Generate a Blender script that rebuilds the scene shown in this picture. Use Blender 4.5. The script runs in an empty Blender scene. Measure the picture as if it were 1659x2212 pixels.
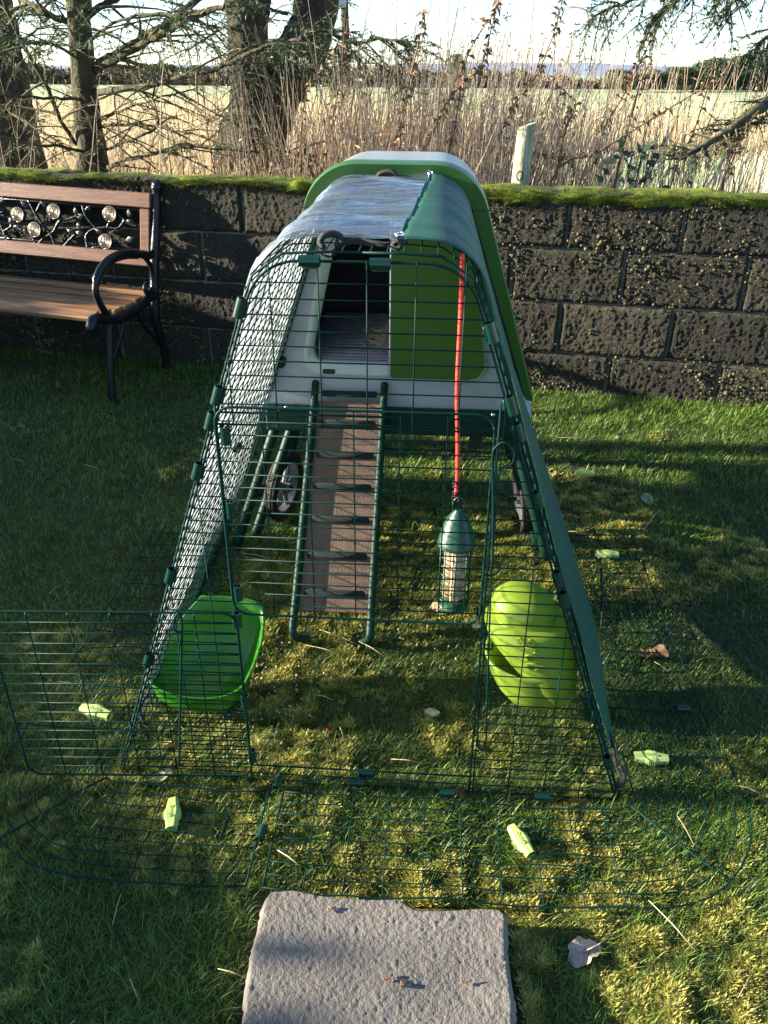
import bpy, math, random
import numpy as np
from mathutils import Vector, Matrix, Euler

random.seed(7)
RNG = np.random.default_rng(11)
S = bpy.context.scene
COL = S.collection
R = math.radians

# ------------------------------------------------------------------ camera
CAMH = 1.28
PITCH, ROLL = R(28.8), R(0.5)
cf = Vector((0, math.cos(PITCH), -math.sin(PITCH)))
cr0 = Vector((1, 0, 0)); cu0 = cr0.cross(cf)
cr = cr0 * math.cos(ROLL) + cu0 * math.sin(ROLL)
cu = cu0 * math.cos(ROLL) - cr0 * math.sin(ROLL)
cam = bpy.data.cameras.new('camera'); camo = bpy.data.objects.new('camera', cam); COL.objects.link(camo)
cam.sensor_fit = 'VERTICAL'; cam.sensor_height = 36; cam.lens = 36 * 1722 / 2212
cam.clip_start = 0.05; cam.clip_end = 20000
M3 = Matrix((cr, cu, -cf)).transposed()
camo.matrix_world = Matrix.Translation((0, 0, CAMH)) @ M3.to_4x4()
S.camera = camo

# ------------------------------------------------------------------ light
SUN_EL = R(14.5); SUN_AZ = R(-88.0)            # azimuth from +Y, clockwise
sdir = Vector((math.sin(SUN_AZ) * math.cos(SUN_EL), math.cos(SUN_AZ) * math.cos(SUN_EL), math.sin(SUN_EL)))
w = bpy.data.worlds.new('World'); S.world = w; w.use_nodes = True
nt = w.node_tree; bg = nt.nodes['Background']
sky = nt.nodes.new('ShaderNodeTexSky'); sky.sky_type = 'NISHITA'; sky.sun_disc = False
sky.sun_elevation = SUN_EL; sky.sun_rotation = SUN_AZ; sky.air_density = 0.8; sky.dust_density = 0.25; sky.ozone_density = 2.5
nt.links.new(sky.outputs[0], bg.inputs[0]); bg.inputs[1].default_value = 0.088
sl = bpy.data.lights.new('sun', 'SUN'); sl.energy = 5.0; sl.angle = R(0.6); sl.color = (1.0, 0.88, 0.70)
so = bpy.data.objects.new('sun', sl); COL.objects.link(so); so.rotation_euler = sdir.to_track_quat('Z', 'Y').to_euler()
so.location = (-6, 0, 6)
S.view_settings.view_transform = 'Standard'; S.view_settings.look = 'None'; S.view_settings.gamma = 1
S.view_settings.exposure = 2.2; S.view_settings.use_curve_mapping = False
S.cycles.max_bounces = 8; S.cycles.transparent_max_bounces = 16

# ------------------------------------------------------------------ measuring helpers (photo survey -> metres)
CP = Vector((0, 0, CAMH))
def ray(x, y): return cf * 1722 + cr * (x - 829.5) - cu * (y - 1106)
def onz(x, y, z=0.0):
    d = ray(x, y); return CP + d * ((z - CAMH) / d.z)
def onpl(x, y, p, n):
    d = ray(x, y); return CP + d * ((p - CP).dot(n) / d.dot(n))
def ony(x, y, Y): return onpl(x, y, Vector((0, Y, 0)), Vector((0, 1, 0)))
YAW = R(3.4)
OR = Vector((-0.034, 1.165, 0)); EU = Vector((math.cos(YAW), -math.sin(YAW), 0)); EV = Vector((math.sin(YAW), math.cos(YAW), 0))
def loc(p): q = p - OR; return Vector((q.dot(EU), q.dot(EV), q.z))
def wor(u, v, z=0): return OR + EU * u + EV * v + Vector((0, 0, z))
def atv(x, y, v): return loc(onpl(x, y, wor(0, v), EV))

# ------------------------------------------------------------------ noise
def _h(ix, iy, s):
    n = (ix.astype(np.int64) * 374761393 + iy.astype(np.int64) * 668265263 + s * 974634777) & 0x7fffffff
    n = ((n ^ (n >> 13)) * 1274126177) & 0x7fffffff
    return ((n ^ (n >> 16)) & 0xffff) / 65535.0
def vnoise(x, y, s=0):
    x = np.asarray(x, float); y = np.asarray(y, float)
    ix = np.floor(x); iy = np.floor(y); fx = x - ix; fy = y - iy
    fx = fx * fx * (3 - 2 * fx); fy = fy * fy * (3 - 2 * fy)
    a = _h(ix, iy, s); b = _h(ix + 1, iy, s); c = _h(ix, iy + 1, s); d = _h(ix + 1, iy + 1, s)
    return (a * (1 - fx) + b * fx) * (1 - fy) + (c * (1 - fx) + d * fx) * fy
def fbm(x, y, o=3, s=0):
    t = 0; a = 0.5; f = 1
    for i in range(o):
        t = t + a * vnoise(x * f, y * f, s + i * 17); a *= 0.5; f *= 2.1
    return t / (1 - 0.5 ** o)

# ------------------------------------------------------------------ materials
MATS = {}
def mat(name, c, rough=0.6, c2=None, ns=20, bump=0, bs=60, metal=0, coords='Object', attr=None, spec=0.5, ramp=(0.35, 0.65), stretch=None, trans=0, coat=0, detail=4, bd=0.01):
    m = bpy.data.materials.new(name); m.use_nodes = True; MATS[name] = m
    n = m.node_tree.nodes; l = m.node_tree.links; b = n['Principled BSDF']
    b.inputs['Base Color'].default_value = (*c, 1); b.inputs['Roughness'].default_value = rough
    b.inputs['Metallic'].default_value = metal; b.inputs['Specular IOR Level'].default_value = spec
    b.inputs['Coat Weight'].default_value = coat
    tc = n.new('ShaderNodeTexCoord'); src = tc.outputs[coords]
    if stretch:
        mp = n.new('ShaderNodeMapping'); mp.inputs['Scale'].default_value = stretch; l.new(src, mp.inputs[0]); src = mp.outputs[0]
    if c2 is not None:
        mx = n.new('ShaderNodeMix'); mx.data_type = 'RGBA'
        mx.inputs['A'].default_value = (*c, 1); mx.inputs['B'].default_value = (*c2, 1)
        if attr:
            at = n.new('ShaderNodeAttribute'); at.attribute_name = attr; l.new(at.outputs['Fac'], mx.inputs['Factor'])
        else:
            t = n.new('ShaderNodeTexNoise'); t.inputs['Scale'].default_value = ns; t.inputs['Detail'].default_value = detail
            l.new(src, t.inputs['Vector'])
            rp = n.new('ShaderNodeMapRange'); rp.inputs[1].default_value = ramp[0]; rp.inputs[2].default_value = ramp[1]
            l.new(t.outputs[0], rp.inputs[0]); l.new(rp.outputs[0], mx.inputs['Factor'])
        l.new(mx.outputs['Result'], b.inputs['Base Color'])
        if trans: m['mix'] = 1
    if bump:
        t = n.new('ShaderNodeTexNoise'); t.inputs['Scale'].default_value = bs; t.inputs['Detail'].default_value = 5
        l.new(src, t.inputs['Vector'])
        bp = n.new('ShaderNodeBump'); bp.inputs['Strength'].default_value = bump; bp.inputs['Distance'].default_value = bd
        l.new(t.outputs[0], bp.inputs['Height']); l.new(bp.outputs[0], b.inputs['Normal'])
    if trans:
        tr = n.new('ShaderNodeBsdfTranslucent'); ms = n.new('ShaderNodeMixShader'); ms.inputs[0].default_value = trans
        if c2 is not None: l.new(mx.outputs['Result'], tr.inputs[0])
        else: tr.inputs[0].default_value = (*c, 1)
        l.new(b.outputs[0], ms.inputs[1]); l.new(tr.outputs[0], ms.inputs[2]); l.new(ms.outputs[0], n['Material Output'].inputs[0])
    return m

mat('soil', (0.035, 0.04, 0.012), 0.95, (0.06, 0.055, 0.02), 30, 0.6, 90)
mat('field', (0.20, 0.30, 0.10), 0.95, (0.46, 0.45, 0.28), 0.35, 0.5, 3, detail=9, ramp=(0.42, 0.6))
mat('grass', (0.032, 0.064, 0.010), 0.5, (0.24, 0.40, 0.05), attr='tint', trans=0.35)
mat('moss', (0.10, 0.105, 0.016), 0.8, (0.50, 0.46, 0.11), attr='tint', trans=0.3)
mat('wall_moss', (0.05, 0.08, 0.006), 0.9, (0.33, 0.38, 0.03), attr='tint', trans=0.15, bump=0.6, bs=250)
mat('lichen', (0.045, 0.055, 0.018), 0.9, (0.16, 0.135, 0.06), attr='tint', bump=0.5, bs=300)
mat('block', (0.015, 0.013, 0.009), 0.95, (0.078, 0.067, 0.044), 110, 1.0, 210, detail=8, bd=0.02, ramp=(.42,.68))
mat('mortar', (0.085, 0.078, 0.06), 0.95, (0.15, 0.135, 0.105), 18, 0.8, 120)
mat('slab', (0.115, 0.103, 0.090), 0.9, (0.20, 0.18, 0.152), 6, 0.5, 300, detail=9, bd=0.005, ramp=(.3, .7))
mat('wire', (0.0015, 0.028, 0.023), 0.5, (0.0015, 0.022, 0.018), 30, spec=0.12)
mat('clip', (0.003, 0.032, 0.021), 0.3)
mat('frame_green', (0.002, 0.032, 0.021), 0.5, (0.003, 0.026, 0.018), 12, 0.1, 200, spec=.25)
mat('cover_green', (0.006, 0.066, 0.036), 0.6, (0.009, 0.082, 0.047), 4, 0.15, 600, trans=0.08)
mat('shell_green', (0.042, 0.125, 0.016), 0.35, (0.038, 0.115, 0.016), 3, 0.08, 500)
mat('door_green', (0.038, 0.115, 0.008), 0.42, (0.034, 0.105, 0.008), 3, 0.06, 500)
mat('plastic_grey', (0.40, 0.42, 0.50), 0.42, (0.27, 0.27, 0.29), 7, 0.05, 400, ramp=(.50, .85), detail=9)
mat('roof_pale', (0.30, 0.34, 0.33), 0.3, (0.26, 0.30, 0.29), 4)
mat('bezel', (0.46, 0.53, 0.52), 0.45)
mat('dark_plastic', (0.015, 0.016, 0.018), 0.5)
mat('bar_plastic', (0.36, 0.35, 0.43), 0.35, (0.28, 0.27, 0.34), 30)
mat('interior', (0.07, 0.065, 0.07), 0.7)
mat('rubber', (0.014, 0.013, 0.013), 0.75, bump=0.3, bs=150)
mat('rim_grey', (0.15, 0.15, 0.16), 0.4)
mat('plywood', (0.165, 0.105, 0.075), 0.75, (0.12, 0.075, 0.052), 7, 0.2, 80, stretch=(5, 1, 1))
mat('grip', (0.013, 0.025, 0.028), 0.9, bump=0.8, bs=700)
mat('straw', (0.45, 0.34, 0.16), 0.7, (0.6, 0.5, 0.3), 20)
mat('grain', (0.55, 0.45, 0.28), 0.8)
mat('lime', (0.24, 0.35, 0.035), 0.42, (0.20, 0.30, 0.028), 5, 0.05, 300, trans=0.1)
mat('lime_pale', (0.34, 0.45, 0.13), 0.5)
mat('dish_green', (0.032, 0.20, 0.008), 0.33, (0.028, 0.18, 0.008), 5, trans=0.12)
mat('red_cord', (0.85, 0.05, 0.03), 0.45, bump=0.3, bs=400)
mat('suet', (0.62, 0.48, 0.30), 0.8, (0.35, 0.24, 0.13), 90, 0.6, 150)
mat('feeder_green', (0.005, 0.05, 0.028), 0.4, bump=0.2, bs=80)
mat('steel', (0.7, 0.7, 0.72), 0.2, metal=1)
mat('black_rope', (0.012, 0.011, 0.013), 0.6, bump=0.5, bs=500)
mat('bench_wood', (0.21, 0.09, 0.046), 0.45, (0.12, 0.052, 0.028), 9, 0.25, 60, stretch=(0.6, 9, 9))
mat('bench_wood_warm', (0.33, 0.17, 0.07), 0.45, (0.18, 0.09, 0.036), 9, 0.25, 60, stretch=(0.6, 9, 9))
mat('cast_iron', (0.012, 0.013, 0.016), 0.3, (0.018, 0.02, 0.024), 40, 0.35, 130, metal=0.5)
mat('bronze', (0.36, 0.31, 0.25), 0.4, (0.20, 0.16, 0.12), 60, metal=0.7)
mat('bark', (0.022, 0.019, 0.014), 0.95, (0.06, 0.052, 0.03), 10, 1.0, 40, stretch=(3, 3, 0.8), bd=0.03)
mat('bark_moss', (0.024, 0.022, 0.014), 0.95, (0.07, 0.07, 0.025), 9, 1.0, 50, bd=0.02)
mat('twig', (0.06, 0.048, 0.027), 0.9, (0.15, 0.13, 0.055), 15)
mat('needle', (0.022, 0.055, 0.028), 0.6, (0.10, 0.14, 0.05), attr='tint', trans=0.25)
mat('reed', (0.24, 0.13, 0.07), 0.7, (0.80, 0.66, 0.46), attr='tint', trans=0.15)
mat('drygrass', (0.46, 0.33, 0.17), 0.75, (0.84, 0.72, 0.46), attr='tint', trans=0.35)
mat('stubble', (0.20, 0.34, 0.09), 0.75, (0.78, 0.72, 0.54), attr='tint', trans=0.3)
mat('weed', (0.10, 0.055, 0.03), 0.85, (0.25, 0.14, 0.07), 30)
mat('postwood', (0.42, 0.40, 0.28), 0.85, (0.22, 0.22, 0.13), 12, 0.7, 40, stretch=(4, 4, 0.5))
mat('far_leaf', (0.03, 0.055, 0.025), 0.8, (0.10, 0.13, 0.05), attr='tint', trans=0.2)
mat('hills', (0.20, 0.25, 0.34), 1.0, (0.24, 0.28, 0.36), 0.002)  # blue of distance haze put into the base colour
mat('leaf_pale', (0.36, 0.30, 0.24), 0.7, (0.27, 0.2, 0.15), 40, 0.5, 100)
mat('leaf_brown', (0.12, 0.06, 0.03), 0.7, (0.2, 0.10, 0.05), 40, 0.4, 100)
mat('leaf_green', (0.28, 0.33, 0.14), 0.6, (0.35, 0.36, 0.18), 40, 0.4, 100)
mat('bread', (0.55, 0.36, 0.2), 0.85, (0.75, 0.6, 0.4), 60, 0.7, 150)
mat('berry', (0.6, 0.03, 0.015), 0.25)
mat('far_scrub', (0.10, 0.075, 0.05), 0.9, (0.26, 0.2, 0.12), attr='tint')
mat('birdbox', (0.3, 0.36, 0.42), 0.7)
mat('hedge', (0.02, 0.045, 0.012), 0.6, (0.06, 0.10, 0.03), attr='tint', trans=0.2)  # leaves of the unseen hedge added as a shade caster

# each block its own tone
_m = MATS['block']; _n = _m.node_tree.nodes; _l = _m.node_tree.links; _oi = _n.new('ShaderNodeObjectInfo'); _mr = _n.new('ShaderNodeMapRange'); _mr.inputs[3].default_value = .6; _mr.inputs[4].default_value = 1.5
_l.new(_oi.outputs['Random'], _mr.inputs[0]); _mx = _n.new('ShaderNodeVectorMath'); _mx.operation = 'SCALE'; _src = _n['Principled BSDF'].inputs['Base Color'].links[0].from_socket
_t = _n.new('ShaderNodeTexNoise'); _t.inputs['Scale'].default_value = 5; _t.inputs['Detail'].default_value = 6; _tc = _n.new('ShaderNodeTexCoord'); _l.new(_tc.outputs['Object'], _t.inputs['Vector'])
_r2 = _n.new('ShaderNodeMapRange'); _r2.inputs[1].default_value = .45; _r2.inputs[2].default_value = .7; _l.new(_t.outputs[0], _r2.inputs[0]); _g = _n.new('ShaderNodeMix'); _g.data_type = 'RGBA'; _g.inputs['B'].default_value = (.06, .065, .018, 1); _ml = _n.new('ShaderNodeMath'); _ml.operation = 'MULTIPLY'; _ml.inputs[1].default_value = .6; _l.new(_r2.outputs[0], _ml.inputs[0]); _l.new(_ml.outputs[0], _g.inputs['Factor']); _l.new(_src, _g.inputs['A'])
_l.new(_g.outputs['Result'], _mx.inputs[0]); _l.new(_mr.outputs[0], _mx.inputs['Scale']); _l.new(_mx.outputs[0], _n['Principled BSDF'].inputs['Base Color'])

# clear plastic sheet
m = bpy.data.materials.new('clear_sheet'); m.use_nodes = True; MATS['clear_sheet'] = m
n = m.node_tree.nodes; l = m.node_tree.links; n.remove(n['Principled BSDF'])
tp = n.new('ShaderNodeBsdfTransparent'); tp.inputs[0].default_value = (0.93, 0.95, 0.97, 1)
gl = n.new('ShaderNodeBsdfGlossy'); gl.inputs['Roughness'].default_value = 0.07; gl.inputs[0].default_value = (0.9, 0.95, 1, 1)
df = n.new('ShaderNodeBsdfDiffuse'); df.inputs[0].default_value = (0.80, 0.86, 0.93, 1)
tl = n.new('ShaderNodeBsdfTranslucent'); tl.inputs[0].default_value = (0.82, 0.9, 0.98, 1)
fr = n.new('ShaderNodeFresnel'); fr.inputs['IOR'].default_value = 1.5
tc = n.new('ShaderNodeTexCoord'); mp = n.new('ShaderNodeMapping'); mp.inputs['Scale'].default_value = (3, 22, 3)
no = n.new('ShaderNodeTexNoise'); no.inputs['Scale'].default_value = 2.2; no.inputs['Detail'].default_value = 6; no.inputs['Distortion'].default_value = 1.2
bp = n.new('ShaderNodeBump'); bp.inputs['Strength'].default_value = 1.0; bp.inputs['Distance'].default_value = 0.019
l.new(tc.outputs['Object'], mp.inputs[0]); l.new(mp.outputs[0], no.inputs['Vector']); l.new(no.outputs[0], bp.inputs['Height'])
for q in (gl, fr, df, tl): l.new(bp.outputs[0], q.inputs['Normal'])
ma = n.new('ShaderNodeMath'); ma.operation = 'MULTIPLY_ADD'; ma.inputs[1].default_value = 2.6; ma.inputs[2].default_value = -0.03; ma.use_clamp = True
l.new(fr.outputs[0], ma.inputs[0])
md = n.new('ShaderNodeMixShader'); md.inputs[0].default_value = 0.86; l.new(df.outputs[0], md.inputs[1]); l.new(tl.outputs[0], md.inputs[2])
m1 = n.new('ShaderNodeMixShader'); hz_ = n.new('ShaderNodeMapRange'); no2 = n.new('ShaderNodeTexNoise'); no2.inputs['Scale'].default_value = 2.0; no2.inputs['Detail'].default_value = 5; no2.inputs['Distortion'].default_value = .8; mp2 = n.new('ShaderNodeMapping'); mp2.inputs['Scale'].default_value = (2, 14, 2); l.new(tc.outputs['Object'], mp2.inputs[0]); l.new(mp2.outputs[0], no2.inputs['Vector'])
hz_.inputs[1].default_value = .36; hz_.inputs[2].default_value = .66; hz_.inputs[3].default_value = .22; hz_.inputs[4].default_value = .85; l.new(no2.outputs[0], hz_.inputs[0])
lw = n.new('ShaderNodeLayerWeight'); lw.inputs[0].default_value = .5; pw = n.new('ShaderNodeMath'); pw.operation = 'POWER'; pw.inputs[1].default_value = 1.0; l.new(lw.outputs['Facing'], pw.inputs[0])
mm = n.new('ShaderNodeMath'); mm.operation = 'MULTIPLY'; l.new(pw.outputs[0], mm.inputs[0]); l.new(hz_.outputs[0], mm.inputs[1]); ad = n.new('ShaderNodeMath'); ad.operation = 'ADD'; ad.inputs[1].default_value = .05; ad.use_clamp = True; l.new(mm.outputs[0], ad.inputs[0]); l.new(ad.outputs[0], m1.inputs[0])
l.new(tp.outputs[0], m1.inputs[1]); l.new(md.outputs[0], m1.inputs[2])
m2 = n.new('ShaderNodeMixShader'); mn = n.new('ShaderNodeMath'); mn.operation = 'MINIMUM'; mn.inputs[1].default_value = .75; no3 = n.new('ShaderNodeTexNoise'); no3.inputs['Scale'].default_value = 7; no3.inputs['Detail'].default_value = 4; no3.inputs['Distortion'].default_value = 1.5; mp3 = n.new('ShaderNodeMapping'); mp3.inputs['Scale'].default_value = (.8, 2.2, .8); l.new(tc.outputs['Object'], mp3.inputs[0]); l.new(mp3.outputs[0], no3.inputs['Vector'])
r3 = n.new('ShaderNodeMapRange'); r3.inputs[1].default_value = .43; r3.inputs[2].default_value = .56; r3.inputs[3].default_value = .35; r3.inputs[4].default_value = 1.5; l.new(no3.outputs[0], r3.inputs[0]); mg = n.new('ShaderNodeMath'); mg.operation = 'MULTIPLY'; l.new(ma.outputs[0], mg.inputs[0]); l.new(r3.outputs[0], mg.inputs[1])
l.new(mg.outputs[0], mn.inputs[0]); l.new(mn.outputs[0], m2.inputs[0]); l.new(m1.outputs[0], m2.inputs[1]); l.new(gl.outputs[0], m2.inputs[2])
l.new(m2.outputs[0], n['Material Output'].inputs[0])

# ------------------------------------------------------------------ mesh helpers
class MB:
    def __init__(s): s.v = []; s.f = []
    def add(s, vs, fs):
        b = len(s.v); s.v += [tuple(p) for p in vs]; s.f += [tuple(i + b for i in f) for f in fs]
    def tube(s, pts, r, n=6, cap=True, squash=1.0):
        pts = [Vector(p) for p in pts]; N = len(pts)
        rs = r if isinstance(r, (list, tuple)) else [r] * N
        vs = []; prev = None
        for i, p in enumerate(pts):
            t = (pts[min(i + 1, N - 1)] - pts[max(i - 1, 0)])
            t = t.normalized() if t.length > 1e-9 else Vector((0, 0, 1))
            if prev is None:
                a = t.cross(Vector((0, 0, 1)) if abs(t.z) < 0.9 else Vector((0, 1, 0))).normalized()
            else:
                a = prev - t * prev.dot(t); a = a.normalized() if a.length > 1e-6 else prev
            prev = a; b = t.cross(a)
            for k in range(n):
                an = 2 * math.pi * k / n
                vs.append(p + a * math.cos(an) * rs[i] + b * math.sin(an) * rs[i] * squash)
        fs = []
        for i in range(N - 1):
            for k in range(n):
                k2 = (k + 1) % n
                fs.append((i * n + k, i * n + k2, (i + 1) * n + k2, (i + 1) * n + k))
        if cap: fs.append(tuple(range(n))[::-1]); fs.append(tuple((N - 1) * n + k for k in range(n)))
        s.add(vs, fs); return s
    def box(s, c, sz, rot=None, bev=0.0):
        hx, hy, hz = sz[0] / 2, sz[1] / 2, sz[2] / 2
        if bev <= 0:
            vs = [Vector((x, y, z)) for x in (-hx, hx) for y in (-hy, hy) for z in (-hz, hz)]
            fs = [(0, 1, 3, 2), (4, 6, 7, 5), (0, 4, 5, 1), (2, 3, 7, 6), (0, 2, 6, 4), (1, 5, 7, 3)]
        else:
            b = bev; vs = []; idx = {}
            for sx in (-1, 1):
                for sy in (-1, 1):
                    for sz_ in (-1, 1):
                        for ax in range(3):
                            p = [sx * (hx - b), sy * (hy - b), sz_ * (hz - b)]
                            p[ax] += (sx, sy, sz_)[ax] * b
                            idx[(sx, sy, sz_, ax)] = len(vs); vs.append(Vector(p))
            fs = []
            for ax in range(3):
                o = [a for a in range(3) if a != ax]
                for sg in (-1, 1):
                    q = []
                    for (a, c_) in ((-1, -1), (1, -1), (1, 1), (-1, 1)):
                        k = [0, 0, 0]; k[ax] = sg; k[o[0]] = a; k[o[1]] = c_; q.append(idx[(*k, ax)])
                    fs.append(tuple(q if (sg > 0) == (ax != 1) else q[::-1]))
            for ax in range(3):
                o = [a for a in range(3) if a != ax]
                for a in (-1, 1):
                    for c_ in (-1, 1):
                        k1 = [0, 0, 0]; k2 = [0, 0, 0]
                        k1[ax] = -1; k2[ax] = 1
                        for k in (k1, k2): k[o[0]] = a; k[o[1]] = c_
                        fs.append((idx[(*k1, o[0])], idx[(*k2, o[0])], idx[(*k2, o[1])], idx[(*k1, o[1])]))
            for sx in (-1, 1):
                for sy in (-1, 1):
                    for sz_ in (-1, 1): fs.append(tuple(idx[(sx, sy, sz_, a)] for a in range(3)))
        if rot is not None: vs = [rot @ p for p in vs]
        c = Vector(c); s.add([p + c for p in vs], fs); return s
    def loft(s, loops, closed=True, cap0=False, cap1=False):
        n = len(loops[0]); vs = [p for L in loops for p in L]; fs = []
        for i in range(len(loops) - 1):
            for k in range(n if closed else n - 1):
                k2 = (k + 1) % n; fs.append((i * n + k, i * n + k2, (i + 1) * n + k2, (i + 1) * n + k))
        if cap0: fs.append(tuple(range(n))[::-1])
        if cap1: fs.append(tuple((len(loops) - 1) * n + k for k in range(n)))
        s.add(vs, fs); return s

def link(name, me, matname=None, parent=None, smooth=True, at=None):
    if matname: me.materials.append(MATS[matname])
    if smooth: me.polygons.foreach_set('use_smooth', [True] * len(me.polygons))
    o = bpy.data.objects.new(name, me); COL.objects.link(o)
    if parent is not None: o.parent = parent
    if at is not None: o.location = at
    return o
def obj(name, mb, matname, parent=None, smooth=True, org=None, at=None, sharp=None):
    """org: world point subtracted from the vertices (the parent's place)"""
    v = mb.v
    if org is not None: v = [(p[0] - org[0], p[1] - org[1], p[2] - org[2]) for p in v]
    me = bpy.data.meshes.new(name); me.from_pydata(v, [], mb.f); me.update()
    import bmesh
    b = bmesh.new(); b.from_mesh(me); bmesh.ops.recalc_face_normals(b, faces=b.faces); b.to_mesh(me); b.free()
    o = link(name, me, matname, parent, smooth, at)
    if smooth and sharp: me.set_sharp_from_angle(angle=R(sharp))
    return o
def npmesh(name, V, F, matname, tint=None, parent=None, smooth=False, at=None):
    """V (n,3) float, F (m,k) int, tint per vertex"""
    me = bpy.data.meshes.new(name); k = F.shape[1]
    me.vertices.add(len(V)); me.vertices.foreach_set('co', np.ascontiguousarray(V, dtype=np.float32).ravel())
    me.loops.add(F.size); me.loops.foreach_set('vertex_index', np.ascontiguousarray(F, dtype=np.int32).ravel())
    me.polygons.add(len(F)); me.polygons.foreach_set('loop_start', np.arange(0, F.size, k, dtype=np.int32))
    me.update(calc_edges=True)
    if tint is not None:
        a = me.attributes.new('tint', 'FLOAT', 'POINT'); a.data.foreach_set('value', np.ascontiguousarray(tint, dtype=np.float32))
    return link(name, me, matname, parent, smooth, at)
def tag(o, label=None, cat=None, group=None, kind=None):
    if label: o['label'] = label
    if cat: o['category'] = cat
    if group: o['group'] = group
    if kind: o['kind'] = kind
    return o
def empty(name, at, rz=0, **k):
    o = bpy.data.objects.new(name, None); COL.objects.link(o); o.location = at; o.rotation_euler = (0, 0, rz)
    o.empty_display_size = 0.1
    return tag(o, **k)
def smooth_path(pts, n=6):
    P = [Vector(p) for p in pts]; out = []
    for i in range(len(P) - 1):
        p0 = P[max(i - 1, 0)]; p1 = P[i]; p2 = P[i + 1]; p3 = P[min(i + 2, len(P) - 1)]
        for k in range(n):
            t = k / n
            out.append(0.5 * ((2 * p1) + (p2 - p0) * t + (2 * p0 - 5 * p1 + 4 * p2 - p3) * t * t + (3 * p1 - p0 - 3 * p2 + p3) * t ** 3))
    out.append(P[-1]); return out
def lerp_list(r0, n, r1=None): return [r0 + (r1 - r0) * i / (n - 1) for i in range(n)]

def blades(xy, z0, L, wd_, lean, tint, segs=2, az=None, rng=RNG):
    """curved tapering blades at xy; returns V, F, tint"""
    N = len(xy); az = rng.uniform(0, 2 * np.pi, N) if az is None else az
    d = np.stack([np.cos(az), np.sin(az)], 1); s = np.stack([-d[:, 1], d[:, 0]], 1)
    rows = []
    for k in range(segs + 1):
        t = k / segs
        c = np.zeros((N, 3)); c[:, :2] = xy + d * (L * lean * t ** 1.6)[:, None]
        c[:, 2] = z0 + L * np.sqrt(np.clip(1 - (lean * 0.75) ** 2, 0.05, 1)) * t * (1 - 0.25 * lean * t)
        wk = wd_ * (1 - t * 0.55) / 2
        if k < segs:
            a = c.copy(); b = c.copy(); a[:, :2] -= s * wk[:, None]; b[:, :2] += s * wk[:, None]; rows += [a, b]
        else: rows.append(c)
    K = 2 * segs + 1
    V = np.stack(rows, 1).reshape(-1, 3)
    base = (np.arange(N) * K)[:, None]; T = []
    for k in range(segs - 1):
        i = 2 * k; T += [base + [i, i + 1, i + 3], base + [i, i + 3, i + 2]]
    i = 2 * (segs - 1); T.append(base + [i, i + 1, i + 2])
    F = np.stack(T, 1).reshape(-1, 3)
    return V, F, np.repeat(tint, K)

# ================================================================== GROUND
def ground_z(x, y):
    x = np.asarray(x, float); y = np.asarray(y, float)
    near = np.clip((5 - np.abs(x)) / 2, 0.2, 1)
    return (fbm(x * 1.3, y * 1.3, 2, 3) - 0.5) * 0.03 * near + (fbm(x * 9, y * 9, 3, 5) - 0.5) * 0.026 * near - 0.004
def gz(x, y): return float(ground_z(x, y))
def grid_mesh(name, xs, ys, zf, matname):
    X, Y = np.meshgrid(xs, ys); Z = zf(X, Y); V = np.stack([X, Y, Z], -1).reshape(-1, 3)
    nx = len(xs); i = np.arange((len(ys) - 1) * nx).reshape(len(ys) - 1, nx)[:, :-1].ravel()
    F = np.stack([i, i + 1, i + nx + 1, i + nx], 1)
    return npmesh(name, V, F, matname, smooth=True)
fieldg = grid_mesh('ground', np.array([-6000, -600, -60, -12, 12, 60, 600, 6000.]), np.array([-300, -30, -4, 4.4, 30, 120, 600, 8000.]), lambda X, Y: X * 0 - 0.06, 'field')
tag(fieldg, kind='structure')
xs = np.concatenate([np.arange(-12, -2.2, 0.3), np.arange(-2.2, 2.2, 0.022), np.arange(2.2, 8.1, 0.3)])
ys = np.concatenate([np.arange(-3, 0.4, 0.3), np.arange(0.4, 4.3, 0.022), np.arange(4.3, 6.3, 0.2)])
lawn = grid_mesh('lawn', xs, ys, lambda X, Y: ground_z(X, Y), 'soil'); tag(lawn, kind='structure')

AL = math.atan(.205); W0 = Vector((.5, 3.57, 0)); WD = Vector((math.cos(AL), -math.sin(AL), 0)); WN = Vector((-math.sin(AL), -math.cos(AL), 0))
def wall_y(x): return 3.57 - .205 * (x - .5)

def in_view(x, y, m=1.12):
    dx = 829.5 * m / 1722; depth = y * math.cos(PITCH) + CAMH * math.sin(PITCH)
    return np.abs(x) < depth * dx + 0.03
def slab_mask(x, y): return (x > -0.225) & (x < 0.225) & (y < 0.91 - 0.05 * (x + .2)) & (y > 0.3)
def moss_amt(x, y):
    a = fbm(x * 2.6, y * 2.6, 3, 21)
    c = 1.35 * np.exp(-((x - .3) / .85) ** 2) * np.clip((2.9 - y) / .8, 0, 1)
    return np.clip((a - 0.49) * 8 + 0.55 * c - 0.15 - np.clip((y - 2.0) * 1.2, 0, .9), 0.0, 1)

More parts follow.
